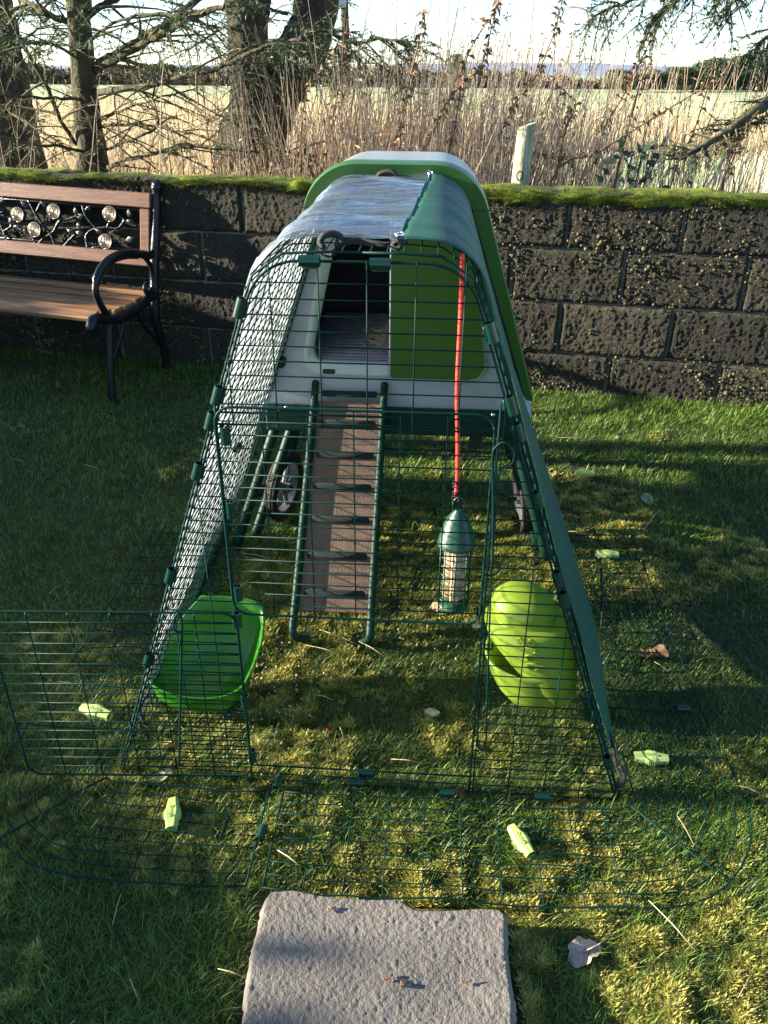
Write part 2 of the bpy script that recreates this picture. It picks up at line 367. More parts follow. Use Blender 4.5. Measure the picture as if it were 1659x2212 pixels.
def scatter(N, y0, y1, power=1.0):
    u = RNG.random(N) ** power; y = y0 + (y1 - y0) * u
    hw = (y * math.cos(PITCH) + CAMH * math.sin(PITCH)) * 829.5 * 1.14 / 1722 + 0.05
    x = RNG.uniform(-1, 1, N) * hw; k = (y < wall_y(x) - 0.02) & ~slab_mask(x, y)
    return x[k], y[k]
def grass_field(N, y0, y1, L0, L1, wd_, name, seed=0):
    x, y = scatter(N, y0, y1)
    ma_ = moss_amt(x, y); keep = RNG.random(len(x)) > ma_ * 0.5
    x, y = x[keep], y[keep]; n_ = len(x)
    pt = fbm(x * 3.1, y * 3.1, 3, 40)
    L = (L0 + (L1 - L0) * RNG.random(n_) ** 2) * (0.55 + 0.9 * pt)
    tint = np.clip(RNG.normal(0.28, 0.22, n_) + (pt - 0.5) * 0.5 + (RNG.random(n_) < 0.05) * 0.7, 0, 1)
    lean = RNG.uniform(0.35, 1.15, n_)
    V, F, T = blades(np.stack([x, y], 1), ground_z(x, y) - 0.004, L, wd_ * RNG.uniform(0.6, 1.3, n_), lean, tint, 2)
    o = npmesh(name, V, F, 'grass', T); tag(o, kind='stuff'); tag(o, 'short damp green grass of the lawn', 'grass'); return o
grass_field(170000, 0.55, 1.5, 0.012, 0.042, 0.0016, 'grass')
grass_field(150000, 1.5, 2.5, 0.013, 0.038, 0.0024, 'grass')
grass_field(170000, 2.5, 4.3, 0.018, 0.042, 0.0034, 'grass')
# grass carries on either side of the view
_n = 90000; _x = RNG.uniform(-3.6, 3.6, _n); _y = RNG.uniform(.1, 4.6, _n); _k = ~in_view(_x, _y, 1.13) & (_y < wall_y(_x) - .02) | ((_y < .56) & ~slab_mask(_x, _y)); _x, _y = _x[_k], _y[_k]; _n = len(_x)
V, F, T = blades(np.stack([_x, _y], 1), ground_z(_x, _y) - .004, RNG.uniform(.016, .045, _n), RNG.uniform(.003, .006, _n), RNG.uniform(.3, 1.1, _n), np.clip(RNG.normal(.3, .22, _n), 0, 1), 2)
o = npmesh('grass', V, F, 'grass', T); tag(o, 'lawn grass at the sides of the view', 'grass', kind='stuff')
# longer tufts of grass
tx, ty = [], []
for i in range(420):
    a, b = scatter(1, 0.6, 3.7)
    if len(a) == 0: continue
    k = RNG.integers(10, 34); tx.append(a[0] + RNG.normal(0, 0.018, k)); ty.append(b[0] + RNG.normal(0, 0.018, k))
# longer fringe at the wall foot
fx = RNG.uniform(-2.6, 2.4, 9000); fy = wall_y(fx) - 0.03 - RNG.random(9000) ** 2 * 0.16; tx.append(fx); ty.append(fy)
tx = np.concatenate(tx); ty = np.concatenate(ty); k = ~slab_mask(tx * 1.06, ty + .012); tx, ty = tx[k], ty[k]; n_ = len(tx)
V, F, T = blades(np.stack([tx, ty], 1), ground_z(tx, ty) - 0.004, RNG.uniform(0.022, 0.055, n_), RNG.uniform(0.0016, 0.0028, n_), RNG.uniform(0.3, 1.0, n_), np.clip(RNG.normal(0.35, 0.25, n_), 0, 1), 3)
o = npmesh('grass_tuft', V, F, 'grass', T); tag(o, 'longer grass tufts in the lawn and along the wall foot', 'grass', kind='stuff')
# moss: little upright stars of leaves
def moss_field(N, y0, y1, sz):
    x, y = scatter(N, y0, y1); m_ = moss_amt(x, y); k = RNG.random(len(x)) < m_; x, y = x[k], y[k]; n_ = len(x)
    cl = fbm(x * 30, y * 30, 3, 60); L = sz * (0.4 + 1.3 * cl) * RNG.uniform(0.6, 1.3, n_)
    Vs = []; Fs = []; Ts = []; b = 0
    tint = np.clip((cl - 0.35) * 2.0 + RNG.normal(0.15, 0.22, n_), 0, 1); a0 = RNG.uniform(0, 6.28, n_)
    for q in range(3):
        V, F, T = blades(np.stack([x, y], 1), ground_z(x, y) + (cl - 0.42) * 0.018 - 0.002, L, L * 0.36, np.full(n_, 0.75) * RNG.uniform(0.6, 1.2, n_), tint, 1, a0 + q * 2.1)
        Vs.append(V); Fs.append(F + b); Ts.append(T); b += len(V)
    return np.concatenate(Vs), np.concatenate(Fs), np.concatenate(Ts)
V1, F1, T1 = moss_field(190000, 0.55, 1.6, 0.011); V2, F2, T2 = moss_field(110000, 1.6, 3.0, 0.012)
o = npmesh('moss', np.concatenate([V1, V2]), np.concatenate([F1, F2 + len(V1)]), 'moss', np.concatenate([T1, T2]))
tag(o, 'yellow green moss patches spreading through the lawn', 'moss', kind='stuff')

# ================================================================== WALL
wall = empty('block_wall', W0, -AL, label='low dark concrete block wall topped with green moss behind the coop', cat='wall')
def wobj(name, mb, mt, **k): return obj(name, mb, mt, wall, **k)
ROWS = [(.858, .637), (.627, .409), (.399, .183), (.173, -.06)]
JO = [[.26, .73], [.052, .531], [.27 + .012, .761], [.04, .524]]
TH = .20
mc = MB(); mc.box((0.3, TH / 2 + .001, .395), (9.6, TH - .02, .905)); core = wobj('mortar', mc, 'mortar', smooth=False)
def block_mesh(k, L, Hh):
    nx, nz = 72, 36; xs_ = np.linspace(0, L, nx); zs_ = np.linspace(-Hh, 0, nz)
    X, Z = np.meshgrid(xs_, zs_)
    e = np.minimum(np.minimum(X, L - X), np.minimum(Z + Hh, -Z))
    rn = (fbm(X * 9 + k * 7.3, Z * 9, 3, 70 + k) - 0.5) * 0.006 + (vnoise(X * 70 + k, Z * 70, 80 + k) - 0.5) * 0.004
    Y = -0.006 + rn - 0.006 * np.clip(vnoise(X * 95 + k, Z * 95, 83) - .45, 0, 1) + (vnoise(X * 190, Z * 190 + k, 84) - .5) * .003 + 0.014 * np.clip(1 - e / 0.018, 0, 1) ** 2
    X = X + (fbm(Z * 14 + k, X * 3, 2, 90 + k) - .5) * 0.012 * (np.minimum(X, L - X) < .02)
    Z = Z + (fbm(X * 12 + k, Z * 3, 2, 95 + k) - .5) * 0.010 * (np.minimum(Z + Hh, -Z) < .02)
    V = np.stack([X, Y, Z], -1).reshape(-1, 3); i = np.arange((nz - 1) * nx).reshape(nz - 1, nx)[:, :-1].ravel()
    F = np.stack([i, i + 1, i + nx + 1, i + nx], 1); n0 = len(V)
    # border ring pushed back into the wall
    ring = list(range(nx)) + [r_ * nx + nx - 1 for r_ in range(1, nz)] + [(nz - 1) * nx + c for c in range(nx - 2, -1, -1)] + [r_ * nx for r_ in range(nz - 2, 0, -1)]
    B = V[ring].copy(); B[:, 1] = 0.06; V = np.concatenate([V, B]); m_ = len(ring)
    F2 = np.array([[ring[j], n0 + j, n0 + (j + 1) % m_, ring[(j + 1) % m_]] for j in range(m_)])
    me = bpy.data.meshes.new('brick'); me.from_pydata(V.tolist(), [], np.concatenate([F, F2]).tolist()); me.update()
    me.materials.append(MATS['block']); me.polygons.foreach_set('use_smooth', [True] * len(me.polygons)); return me
bm_cache = {}
rr = random.Random(5)
for r_, (zt, zb) in enumerate(ROWS):
    j0 = JO[r_][0]; edges = []
    s_ = j0 - .478 * 10
    while s_ < 5: edges.append(s_ + rr.uniform(-.008, .008)); s_ += .478
    for a, b in zip(edges[:-1], edges[1:]):
        if b < -4.4 or a > 4.9: continue
        key = (rr.randrange(4), r_)
        if key not in bm_cache: bm_cache[key] = block_mesh(key[0] + r_ * 4, 1.0, zt - zb)
        bo = bpy.data.objects.new('block', bm_cache[key]); COL.objects.link(bo); bo.parent = wall
        g_ = rr.uniform(.005, .010); bo.location = (a + g_, rr.uniform(-.004, .004), zt); bo.scale = (b - a - 2 * g_, 1, 1)
        bo.rotation_euler = (rr.uniform(-.012, .012), rr.uniform(-.004, .004), 0)
# lichen and moss cushions on the face
def blobs(pts, sz, nrm_dir, tint):
    """low half-domes, 9 verts each: pts (n,3), facing -Y local"""
    n_ = len(pts); a = np.linspace(0, 2 * np.pi, 6, endpoint=False); K = 13
    rows = []
    for k in range(6): rows.append(np.stack([pts[:, 0] + sz * np.cos(a[k]) * RNG.uniform(.7, 1.3, n_), pts[:, 1], pts[:, 2] + sz * np.sin(a[k]) * RNG.uniform(.7, 1.3, n_)], 1))
    for k in range(6): rows.append(np.stack([pts[:, 0] + .6 * sz * np.cos(a[k]) * RNG.uniform(.7, 1.3, n_), pts[:, 1] - sz * RNG.uniform(.5, 1.0, n_), pts[:, 2] + .6 * sz * np.sin(a[k]) * RNG.uniform(.7, 1.3, n_)], 1))
    rows.append(pts + np.stack([0 * sz, -sz * RNG.uniform(.9, 1.3, n_), sz * RNG.uniform(0, .3, n_)], 1))
    V = np.stack(rows, 1).reshape(-1, 3); b = (np.arange(n_) * K)[:, None]; T = []
    for k in range(6):
        k2 = (k + 1) % 6
        T += [b + [k, k2, 6 + k2], b + [k, 6 + k2, 6 + k], b + [6 + k, 6 + k2, 12]]
    return V, np.stack(T, 1).reshape(-1, 3), np.repeat(tint, K)
nb = 80000
bx = RNG.uniform(-3.2, 2.3, nb); bz = RNG.uniform(-0.02, .855, nb)
dn = fbm(bx * 3, bz * 3, 3, 130) + 0.25 * (fbm(bx * 14, bz * 14, 2, 131) - .5)
k = RNG.random(nb) < np.clip((dn - .36) * 2.6, .10, 1) * .42; bx, bz, dn = bx[k], bz[k], dn[k]; nb = len(bx)
sz = (0.0013 + 0.0055 * RNG.random(nb) ** 5) * (1 + .5 * (dn > .62))
V, F, T = blobs(np.stack([bx, RNG.uniform(-.012, -.004, nb), bz], 1), sz, None, np.clip(RNG.normal(.45, .3, nb), 0, 1))
o = npmesh('lichen', V, F, 'lichen', T, parent=wall, smooth=True); tag(o, kind='stuff')
# moss cushion along the top
sx = np.arange(-4.4, 4.9, .016); tt = np.linspace(0, 1, 19)
SX, TT = np.meshgrid(sx, tt)
hang = 0.010 + 0.085 * np.clip(fbm(sx * 3.3, sx * 0 + 3, 4, 140) - .40, 0, 1) * (1.0 + .7 * (sx > 0)) + .016 * np.clip(vnoise(sx * 26, sx * 0, 145) - .3, 0, 1)
hang = hang[None, :]
yy = np.where(TT < .45, -.010, -.010 + (TT - .45) / .55 * .20)
zz = np.where(TT < .45, .860 - hang * (1 - TT / .45), .860)
lump = .6 * fbm(SX * 22, TT * 9, 3, 141) + .4 * vnoise(SX * 11, TT * 3, 144); yy = yy - np.clip(1.15 - TT, 0, 1) * np.clip(lump - .25, 0, 1) * .038 * (TT > .06) + (TT < .06) * .03; zz = zz + (TT > .3) * (lump * .030 - .014)
bare = np.clip((.45 - fbm(SX * 2.6 + 3, TT * 1.2, 4, 147)) * 9, 0, 1) * (SX < 9)
yy = yy + bare * (TT < .6) * .022; zz = zz - bare * .022
Vm = np.stack([SX, yy, zz], -1).reshape(-1, 3); nx = len(sx)
i = np.arange((len(tt) - 1) * nx).reshape(len(tt) - 1, nx)[:, :-1].ravel(); Fm = np.stack([i, i + 1, i + nx + 1, i + nx], 1)
o = npmesh('moss_cushion', Vm, Fm, 'wall_moss', np.clip((lump.ravel() - .35) * 1.6, 0, 1), parent=wall, smooth=True); tag(o, kind='stuff')
nb = 120000; q = RNG.integers(0, len(Vm), nb); jit = RNG.normal(0, .006, (nb, 3)); jit[:, 1] = np.minimum(jit[:, 1], .002); base = Vm[q] + jit; lq = lump.ravel()[q]; bq = bare.ravel()[q]
kk = (base[:, 0] > -3.1) & (base[:, 0] < 2.2) & (base[:, 1] < .12) & (bq < .6); base = base[kk]; lq = lq[kk]; nb = len(base)
az_ = RNG.normal(-math.pi / 2, 1.1, nb)
V, F, T = blades(base[:, :2], base[:, 2] - .002, RNG.uniform(.006, .018, nb), RNG.uniform(.0014, .0028, nb), RNG.uniform(.6, 1.35, nb), np.clip((lq - .3) * 1.4 + RNG.normal(.1, .25, nb), 0, 1), 1, az_)
o = npmesh('moss_tips', V, F, 'wall_moss', T, parent=wall); tag(o, kind='stuff')

# ================================================================== CHICKEN COOP (house + run)
coop = empty('chicken_coop', OR, -YAW, label='green and grey raised plastic chicken coop with a wire mesh run, front flap open', cat='chicken coop')
def part(name, mb, mt, parent=coop, **k): return obj(name, mb, mt, parent, **k)
def trap(wb, zb, wt, zt, r, n=9, side=6):
    """outline from left bottom over the top to right bottom, rounded top corners (list of (u,z))"""
    sl_ = math.atan2(zt - zb, wb - wt)                       # flank angle
    A = (wb, zb); Cc = (wt, zt)
    d1 = Vector((A[0] - Cc[0], A[1] - Cc[1])).normalized(); d2 = Vector((-1, 0))
    ang = d1.angle(d2); t = r / math.tan(ang / 2)
    p1 = Vector(Cc) + d1 * t; p2 = Vector(Cc) + d2 * t
    bis = (d1 + d2).normalized(); cen = Vector(Cc) + bis * (r / math.sin(ang / 2))
    a1 = math.atan2(p1.y - cen.y, p1.x - cen.x); a2 = math.atan2(p2.y - cen.y, p2.x - cen.x)
    right = [Vector(A).lerp(p1, i / side) for i in range(side)]
    right += [cen + Vector((math.cos(a1 + (a2 - a1) * i / n), math.sin(a1 + (a2 - a1) * i / n))) * r for i in range(n + 1)]
    left = [Vector((-p.x, p.y)) for p in right]
    top = [left[-1].lerp(right[-1], i / 4) for i in range(1, 4)]
    return [(p.x, p.y) for p in left + top + right[::-1]]
RUN = trap(.514, 0.0, .152, 1.058, .085, 8, 10)
RL = [0]
for a, b in zip(RUN[:-1], RUN[1:]): RL.append(RL[-1] + math.dist(a, b))
RTOT = RL[-1]
def runat(s, off=0.0):
    s = min(max(s, 0), RTOT)
    for i in range(len(RL) - 1):
        if s <= RL[i + 1] or i == len(RL) - 2:
            t = (s - RL[i]) / (RL[i + 1] - RL[i]); a = Vector(RUN[i]); b = Vector(RUN[i + 1]); break
    p = a.lerp(b, t); d = (b - a).normalized(); nrm = Vector((-d.y, d.x))
    return (p.x + nrm.x * off, p.y + nrm.y * off)
def run_half_width(z):
    best = 0.14
    for (u, zz_) in RUN[len(RUN) // 2:]: pass
    for a, b in zip(RUN[len(RUN) // 2:-1], RUN[len(RUN) // 2 + 1:]):
        if (a[1] - z) * (b[1] - z) <= 0 and a[1] != b[1]: return a[0] + (b[0] - a[0]) * (z - a[1]) / (b[1] - a[1])
    return best
WR = .00125; FRR = .0021
# tunnel mesh: hoops and lengthwise wires
RUNLEN = 1.0
for side, (s0, s1) in (('side_mesh', (0, RTOT * .5)), ('side_mesh', (RTOT * .5, RTOT))):
    mb = MB()
    for k in range(15):
        v = k * .0705
        if v > RUNLEN: break
        pts = [runat(s0 + (s1 - s0) * i / 22) for i in range(23)]
        mb.tube([(u, v, z) for u, z in pts], FRR if k == 0 else WR, 5)
    k = 0; s_ = s0 + (.012 if s0 == 0 else .012)
    while s_ < s1:
        u, z = runat(s_, .0022); mb.tube([(u, 0, z), (u, RUNLEN, z)], WR, 5); s_ += .0238
    part(side, mb, 'wire')
# front panel with a doorway
ZT = 1.048
mb = MB(); fr_ = [(u * .985, -.006, z * .985 + .004) for u, z in RUN]
mb.tube(fr_, FRR, 6); mb.tube([(-.505, -.006, .004), (.505, -.006, .004)], FRR, 6)
DL, DR, DZ0, DZ1 = -.232, .212, .046, .812
z = .024; kz = 0
while z < 1.035:
    hw = run_half_width(z) * .985
    if z > DZ1 or z < DZ0 - .01: mb.tube([(-hw, -.006, z), (hw, -.006, z)], WR, 5)
    else:
        mb.tube([(-hw, -.006, z), (DL, -.006, z)], WR, 5); mb.tube([(DR, -.006, z), (hw, -.006, z)], WR, 5)
    z += .0236
for u in np.arange(-.505, .506, .0706):
    u = float(u) + .018
    zt = min(ZT, (.512 - abs(u)) / .342)
    if abs(u) < .14: zt = ZT
    if DL < u < DR: mb.tube([(u, -.008, .79), (u, -.008, zt)], WR, 5)
    elif zt > .03: mb.tube([(u, -.008, 0), (u, -.008, zt)], WR, 5)
mb.tube([(DL, -.008, 0), (DL, -.008, .84)], FRR * .9, 6); mb.tube([(DR, -.008, 0), (DR, -.008, .84)], FRR * .9, 6)
for zz_ in (.046, DZ1 - .02, DZ1): mb.tube([(DL, -.006, zz_), (DR, -.006, zz_)], FRR * .9, 6)
part('front_mesh', mb, 'wire')
def door_mesh(W, H):
    mb = MB(); r = .028; pts = []
    for cx, cz, a0 in ((W - r, H - r, 0), (r, H - r, 90), (r, r, 180), (W - r, r, 270)):
        for i in range(6): a = R(a0 + 90 * i / 5); pts.append((cx + r * math.cos(a), 0, cz + r * math.sin(a)))
    pts.append(pts[0]); pts.append(pts[1]); mb.tube(pts, .0024, 6)
    n = round(W / .0735)
    for i in range(1, n): mb.tube([(W * i / n, .002, 0), (W * i / n, .002, H)], WR, 5)
    n = round(H / .0236)
    for i in range(1, n): mb.tube([(0, -.0005, H * i / n), (W, -.0005, H * i / n)], WR, 5)
    return mb
o = part('upper_door', door_mesh(.437, .395), 'wire'); o.location = (-.232, -.016, .430); tag(o, 'closed upper mesh door')
flap = part('lower_door', door_mesh(.452, .405), 'wire'); flap.location = (-.228, -.018, .028); flap.rotation_euler = (0, 0, R(183.5)); tag(flap, 'lower mesh door swung open to the left')
# latches
def latch(name, pts, r=.0022, parent=coop):
    mb = MB(); mb.tube(smooth_path(pts, 5), r, 6); return part(name, mb, 'wire', parent)
def V3(x, y, v=-.02): return atv(x, y, v)
latch('latch', [V3(1063, 1230), V3(1066, 1100), V3(1064, 990), V3(1072, 965), V3(1092, 956), V3(1110, 975), V3(1107, 1000), V3(1085, 1012), V3(1071, 1020), V3(1078, 1042), V3(1086, 1060)])
latch('latch', [V3(1045, 1225), V3(1047, 1240), V3(1066, 1243), V3(1079, 1230), V3(1078, 1215)])
latch('latch', [V3(1044, 1385), V3(1047, 1400), V3(1062, 1402), V3(1064, 1388)])
latch('latch', [V3(1062, 1240), V3(1058, 1330), V3(1052, 1520), V3(1050, 1600), V3(1044, 1617), V3(1032, 1612), V3(1032, 1575)], .0016)
latch('latch', [V3(387, 1655, -.05), V3(390, 1500, -.05), V3(392, 1400, -.05), V3(393, 1345, -.05), V3(386, 1325, -.06), V3(376, 1340, -.06), V3(378, 1362, -.06), V3(392, 1368, -.06), V3(388, 1395, -.06)])
# plastic clips
cm = MB(); a_ = [R(a) for a in range(-60, 241, 30)]
outer = [(math.cos(a) * .0085, math.sin(a) * .0085) for a in a_]; inner = [(math.cos(a) * .0062, math.sin(a) * .0062) for a in a_[::-1]]
lp = outer + inner
cm.loft([[Vector((x, y, zz_)) for x, y in lp] for zz_ in (-.015, .015)], True, True, True)
cm.box((0, -.0088, .0), (.006, .0025, .024), bev=.0008)
clip_me = None
def clip(p, axis, parent=coop):
    global clip_me
    if clip_me is None:
        o = obj('clip', cm, 'clip', parent, sharp=40); clip_me = o.data
    else:
        o = bpy.data.objects.new('clip', clip_me); COL.objects.link(o); o.parent = parent
    o.location = p; o.rotation_mode = 'QUATERNION'; o.rotation_quaternion = Vector(axis).to_track_quat('Z', 'Y'); return o
slL = Vector((.342, 0, 1)); slR = Vector((-.342, 0, 1))
for y in (662, 850, 905, 1013, 1238, 1420): # left edge of the front
    z = atv(260 + (1665 - y) * .235, y, 0).z; clip((-(run_half_width(z) if z > 0 else .5), -.006, z), slL)
for y in (715, 872, 930, 1075, 1245, 1290, 1640):
    z = atv(1040 + (y - 720) * .29, y, 0).z; clip(((run_half_width(z)), -.006, z), slR)
clip((atv(670, 568, 0)[0], -.006, 1.046), (1, 0, 0)); clip((atv(822, 570, 0)[0], -.006, 1.044), (1, 0, 0))
for x, y in ((487, 940), (498, 1100), (514, 1280), (512, 1338), (530, 1515), (545, 1632)): clip(atv(x, y, -.012), (0, 0, 1))
for s_ in (.25, .55): # inner clips where run meets house
    u, z = runat(s_ * 1.2 + .3, -.004); clip((u, .985, z), slL)
clip((*[runat(.55)[0]], .5, runat(.55)[1]), (0, 1, 0))
# skirts lying on the lawn
def sk(p): return (p[0], p[1], max(p[2], 0) + .004)
GZ = lambda u, v: gz(*wor(u, v).xy) + .022
def skirt_wire(mb, pts, r=WR * 1.4):
    out = []
    for a, b in zip(pts[:-1], pts[1:]):
        n = max(1, int(math.dist(a, b) / .05))
        for i in range(n): out.append((a[0] + (b[0] - a[0]) * i / n, a[1] + (b[1] - a[1]) * i / n))
    out.append(pts[-1]); mb.tube([(u, v, GZ(u, v)) for u, v in out], r, 5)
def front_skirt(sg, u_in, depth=.215):
    mb = MB(); v0 = -.045; n = 9; R0 = .04
    for k in range(n):
        d = depth * k / (n - 1); r = R0 + d; cxu = sg * .50
        pts = [(u_in, v0 - d)] + [(cxu, v0 - d)]
        # quarter circle round the corner
        cv = v0 + R0
        for i in range(1, 10): a = R(90 * i / 9); pts.append((cxu + sg * r * math.sin(a), cv - r * math.cos(a)))
        pts.append((sg * (.50 + r), cv + .12)); skirt_wire(mb, pts, WR * 1.4 if k in (0, n - 1) else WR)
    u = u_in; i = 0
    while (u < .50) if sg > 0 else (u > -.50):
        skirt_wire(mb, [(u, v0), (u - sg * 0, v0 - depth)], FRR if i == 0 else WR); u += sg * .0706; i += 1
    a = R(42); cv = v0 + R0
    skirt_wire(mb, [(sg * (.5 + R0 * math.sin(a)), cv - R0 * math.cos(a)), (sg * (.5 + (R0 + depth) * math.sin(a)), cv - (R0 + depth) * math.cos(a))], FRR)
    part('ground_skirt', mb, 'wire')
front_skirt(1, -.16); front_skirt(-1, -.19)
for sg in (1, -1):
    mb = MB()
    for k in range(9): u = sg * (.53 + .215 * k / 8); skirt_wire(mb, [(u, .10), (u, 1.02)], WR * 1.4 if k in (0, 8) else WR)
    for k in range(14): skirt_wire(mb, [(sg * .53, .10 + k * .0706), (sg * .745, .10 + k * .0706)])
    part('ground_skirt', mb, 'wire')
for x, y in ((565, 1800), (600, 1690), (770, 1690), (965, 1712), (1170, 1720), (1475, 1530), (1275, 1515), (790, 1670)):
    p = loc(onz(x, y, .02)); clip((p.x, p.y, .02), (1, .05, 0) if x not in (565, 600) else (.1, 1, 0))

# ---- house
def arch(dv, z_scale=1.0, grow=0.0):
    return trap(.383 + grow, .49, .196 + grow, 1.087 + grow, .135 + grow * .5, 9, 5)
HV0, HV1 = .945, 1.60
def hdrop(v): return 1 - max(0, v - .98) * .055
mb = MB()
A1 = arch(0); A2 = trap(.383 - .014, .49, .196 - .026, 1.087 - .040, .105, 9, 5)
ring = [[Vector((u, HV0 + .012, z)) for u, z in A2], [Vector((u, HV0, z)) for u, z in A2], [Vector((u * 1.01, HV0 - .004, z)) for u, z in A1], [Vector((u * 1.02, HV0 + .02, z + .005)) for u, z in A1], [Vector((u * 1.02, HV0 + .06, z + .005)) for u, z in A1]]
ring = [[Vector((u, HV0 + .05, z)) for u, z in A2]] + ring[1:]
mb.loft(ring, False); part('front_arch', mb, 'shell_green', sharp=35)
for sg in (1, -1): mb = MB(); mb.box((sg * .216, HV0 - .0035, .985), (.050, .0015, .0028)); part('seam', mb, 'dark_plastic', smooth=False)
mb = MB(); loops = []
for v in (HV0 + .06, 1.2, 1.4, 1.52, 1.58, 1.61):
    g = -.0 if v < 1.5 else -(v - 1.5) ** 2 * 3.2
    loops.append([Vector((u * (1.018 + g), v, .49 + (z + .003 - .49) * hdrop(v) * (1 + g))) for u, z in A1])
mb.loft(loops, False); mb.f.append(tuple((len(loops) - 1) * len(A1) + k for k in range(len(A1))))
part('roof_shell', mb, 'roof_pale', sharp=40)
for sg in (1, -1):   # green side panels hugging the flanks
    mb = MB(); L = [p for p in A1 if p[0] * sg > 0 and p[1] < .96]; L = sorted(L, key=lambda p: p[1])
    mb.loft([[Vector((u * 1.03, v, .49 + (z - .49) * hdrop(v))) for u, z in L] for v in (HV0 + .075, 1.2, 1.4, 1.54)], False)
    part('side_panel', mb, 'shell_green')
mb = MB()   # dark gasket behind the arch
A3 = trap(.383 - .017, .49, .196 - .036, 1.087 - .052, .10, 9, 5)
mb.loft([[Vector((u, HV0 + .02, z)) for u, z in A2], [Vector((u, HV0 + .02, z)) for u, z in A3], [Vector((u, HV0 + .06, z)) for u, z in A3]], False)
part('gasket', mb, 'dark_plastic')
# front wall with opening
def rrect_open(wb, zb, wt, zt, rb, rt, n=7):
    c = [(wb, zb, rb), (wt, zt, rt), (-wt, zt, rt), (-wb, zb, rb)]; out = []
    for i in range(4):
        p = Vector(c[i][:2]); a = (Vector(c[i - 1][:2]) - p).normalized(); b = (Vector(c[(i + 1) % 4][:2]) - p).normalized(); r = c[i][2]
        ang = a.angle(b); t = r / math.tan(ang / 2); p1 = p + a * t; p2 = p + b * t
        for k in range(n + 1):
            s_ = k / n; out.append(((1 - s_) ** 2 * p1 + 2 * s_ * (1 - s_) * p + s_ ** 2 * p2))
    return [(q.x, q.y) for q in out]
OPN = rrect_open(.238, .560, .138, .985, .05, .03); OUT = rrect_open(.372, .447, .178, 1.045, .012, .07)
FV = .995
def L3(l, v): return [Vector((u, v, z)) for u, z in l]
BZ = rrect_open(.266, .533, .172, 1.0, .06, .04)
mb = MB(); mb.loft([L3(OUT, FV + .03), L3(OUT, FV), L3(BZ, FV - .001), L3(BZ, FV + .02)], True); part('front_wall', mb, 'plastic_grey', sharp=35)
mb = MB(); mb.loft([L3(BZ, FV + .01), L3(BZ, FV - .009), L3([(a * .96, b + (.55 - b) * .02 + .004) for a, b in BZ], FV - .011), L3(OPN, FV + .004), L3(OPN, FV + .03)], True); part('doorway_frame', mb, 'bezel', sharp=50)
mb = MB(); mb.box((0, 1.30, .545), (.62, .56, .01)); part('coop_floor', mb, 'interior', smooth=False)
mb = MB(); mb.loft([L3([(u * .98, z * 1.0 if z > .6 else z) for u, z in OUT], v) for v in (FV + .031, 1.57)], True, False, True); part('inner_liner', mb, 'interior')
for k in range(17):
    mb = MB(); mb.box((0, 0, 0), (.52, .017, .012), bev=.004)
    if k == 0: bar0 = part('roosting_bar', mb, 'bar_plastic'); bo = bar0
    else: bo = bar0.copy(); COL.objects.link(bo)
    bo.location = (0, 1.045 + k * .03, .562)
mb = MB(); mb.box((0, 1.015, .562), (.50, .03, .012), bev=.003); part('sill', mb, 'plastic_grey')
# sliding door
dz0, dz1 = .537, 1.0
DP = [(-.008, dz1), (-.008, dz0), (.205, dz0 - .002), (.233, dz0 + .006), (.247, dz0 + .028), (.249, dz0 + .05), (.185, dz1)]
mb = MB(); mb.loft([L3(DP, FV - .028), L3(DP, FV - .016)], True, True, True); dd = part('sliding_door', mb, 'door_green', smooth=False)
E1 = [(-.0115, dz1), (-.0115, dz0 - .004), (.206, dz0 - .006), (.236, dz0 + .003), (.251, dz0 + .027), (.253, dz0 + .05)]
mb = MB(); mb.tube([(u, FV - .021, z) for u, z in E1], .0035, 6); part('door_rim', mb, 'plastic_grey', dd)
for (x, y) in ((710, 803), (1005, 817)):
    p = atv(x, y, FV - .01); mb = MB(); mb.box((p.x, FV - .008, p.z), (.034 if x < 800 else .024, .012, .012 if x < 800 else .006), bev=.002); part('door_catch', mb, 'dark_plastic', smooth=False)
mb = MB()
for k in range(160):
    a = RNG.uniform(0, 6.28); b = RNG.normal(0, .5); p = Vector((-.02 + RNG.normal(0, .028), 1.10 + RNG.normal(0, .035), .60 + abs(RNG.normal(0, .018)))); d = Vector((math.cos(a), math.sin(a), b)) * RNG.uniform(.015, .04); mb.tube([p - d, p + d * .5 + Vector((0, 0, -.004)), p + d], .0009, 3)
o = part('nest_straw', mb, 'straw'); o['kind'] = 'stuff'
# lower tray flare + frame beam
mb = MB(); mb.loft([[Vector((s1_ * (.372 + g), v, z)) for s1_, v in ((-1, FV), (1, FV), (1, 1.60), (-1, 1.60))] for g, z in ((.014, .497), (.022, .43), (.018, .425))], True, True, True)
part('base_tray', mb, 'plastic_grey', smooth=False)
mb = MB(); mb.box((0, .975, .405), (.735, .03, .075), bev=.004); mb.box((0, 1.56, .39), (.72, .03, .06), bev=.004)
for sg in (1, -1): mb.box((sg * .355, 1.27, .40), (.03, .56, .05), bev=.004)
part('frame_beam', mb, 'frame_green', smooth=False)
mb = MB(); mb.tube([(0, .004, 0), (0, -.001, 0), (0, -.005, 0)], [.007, .0068, .003], 10); bolt_me = None
for (x, y) in ((603, 884), (618, 880), (1065, 897)):
    p = atv(x, y, .955)
    if bolt_me is None: bo = part('bolt', mb, 'steel'); bolt_me = bo
    else: bo = bolt_me.copy(); COL.objects.link(bo)
    bo.location = (p.x, .956, p.z)
def leg(p0, p1, r=.015):
    mb = MB(); p0 = Vector(p0); p1 = Vector(p1); mb.tube(smooth_path([p0, p0.lerp(p1, .5), p1], 4), r, 12); return part('leg', mb, 'frame_green')
leg((-.345, 1.0, .375), (-.475, .90, .0)); leg((-.30, 1.06, .37), (-.43, .96, .0))
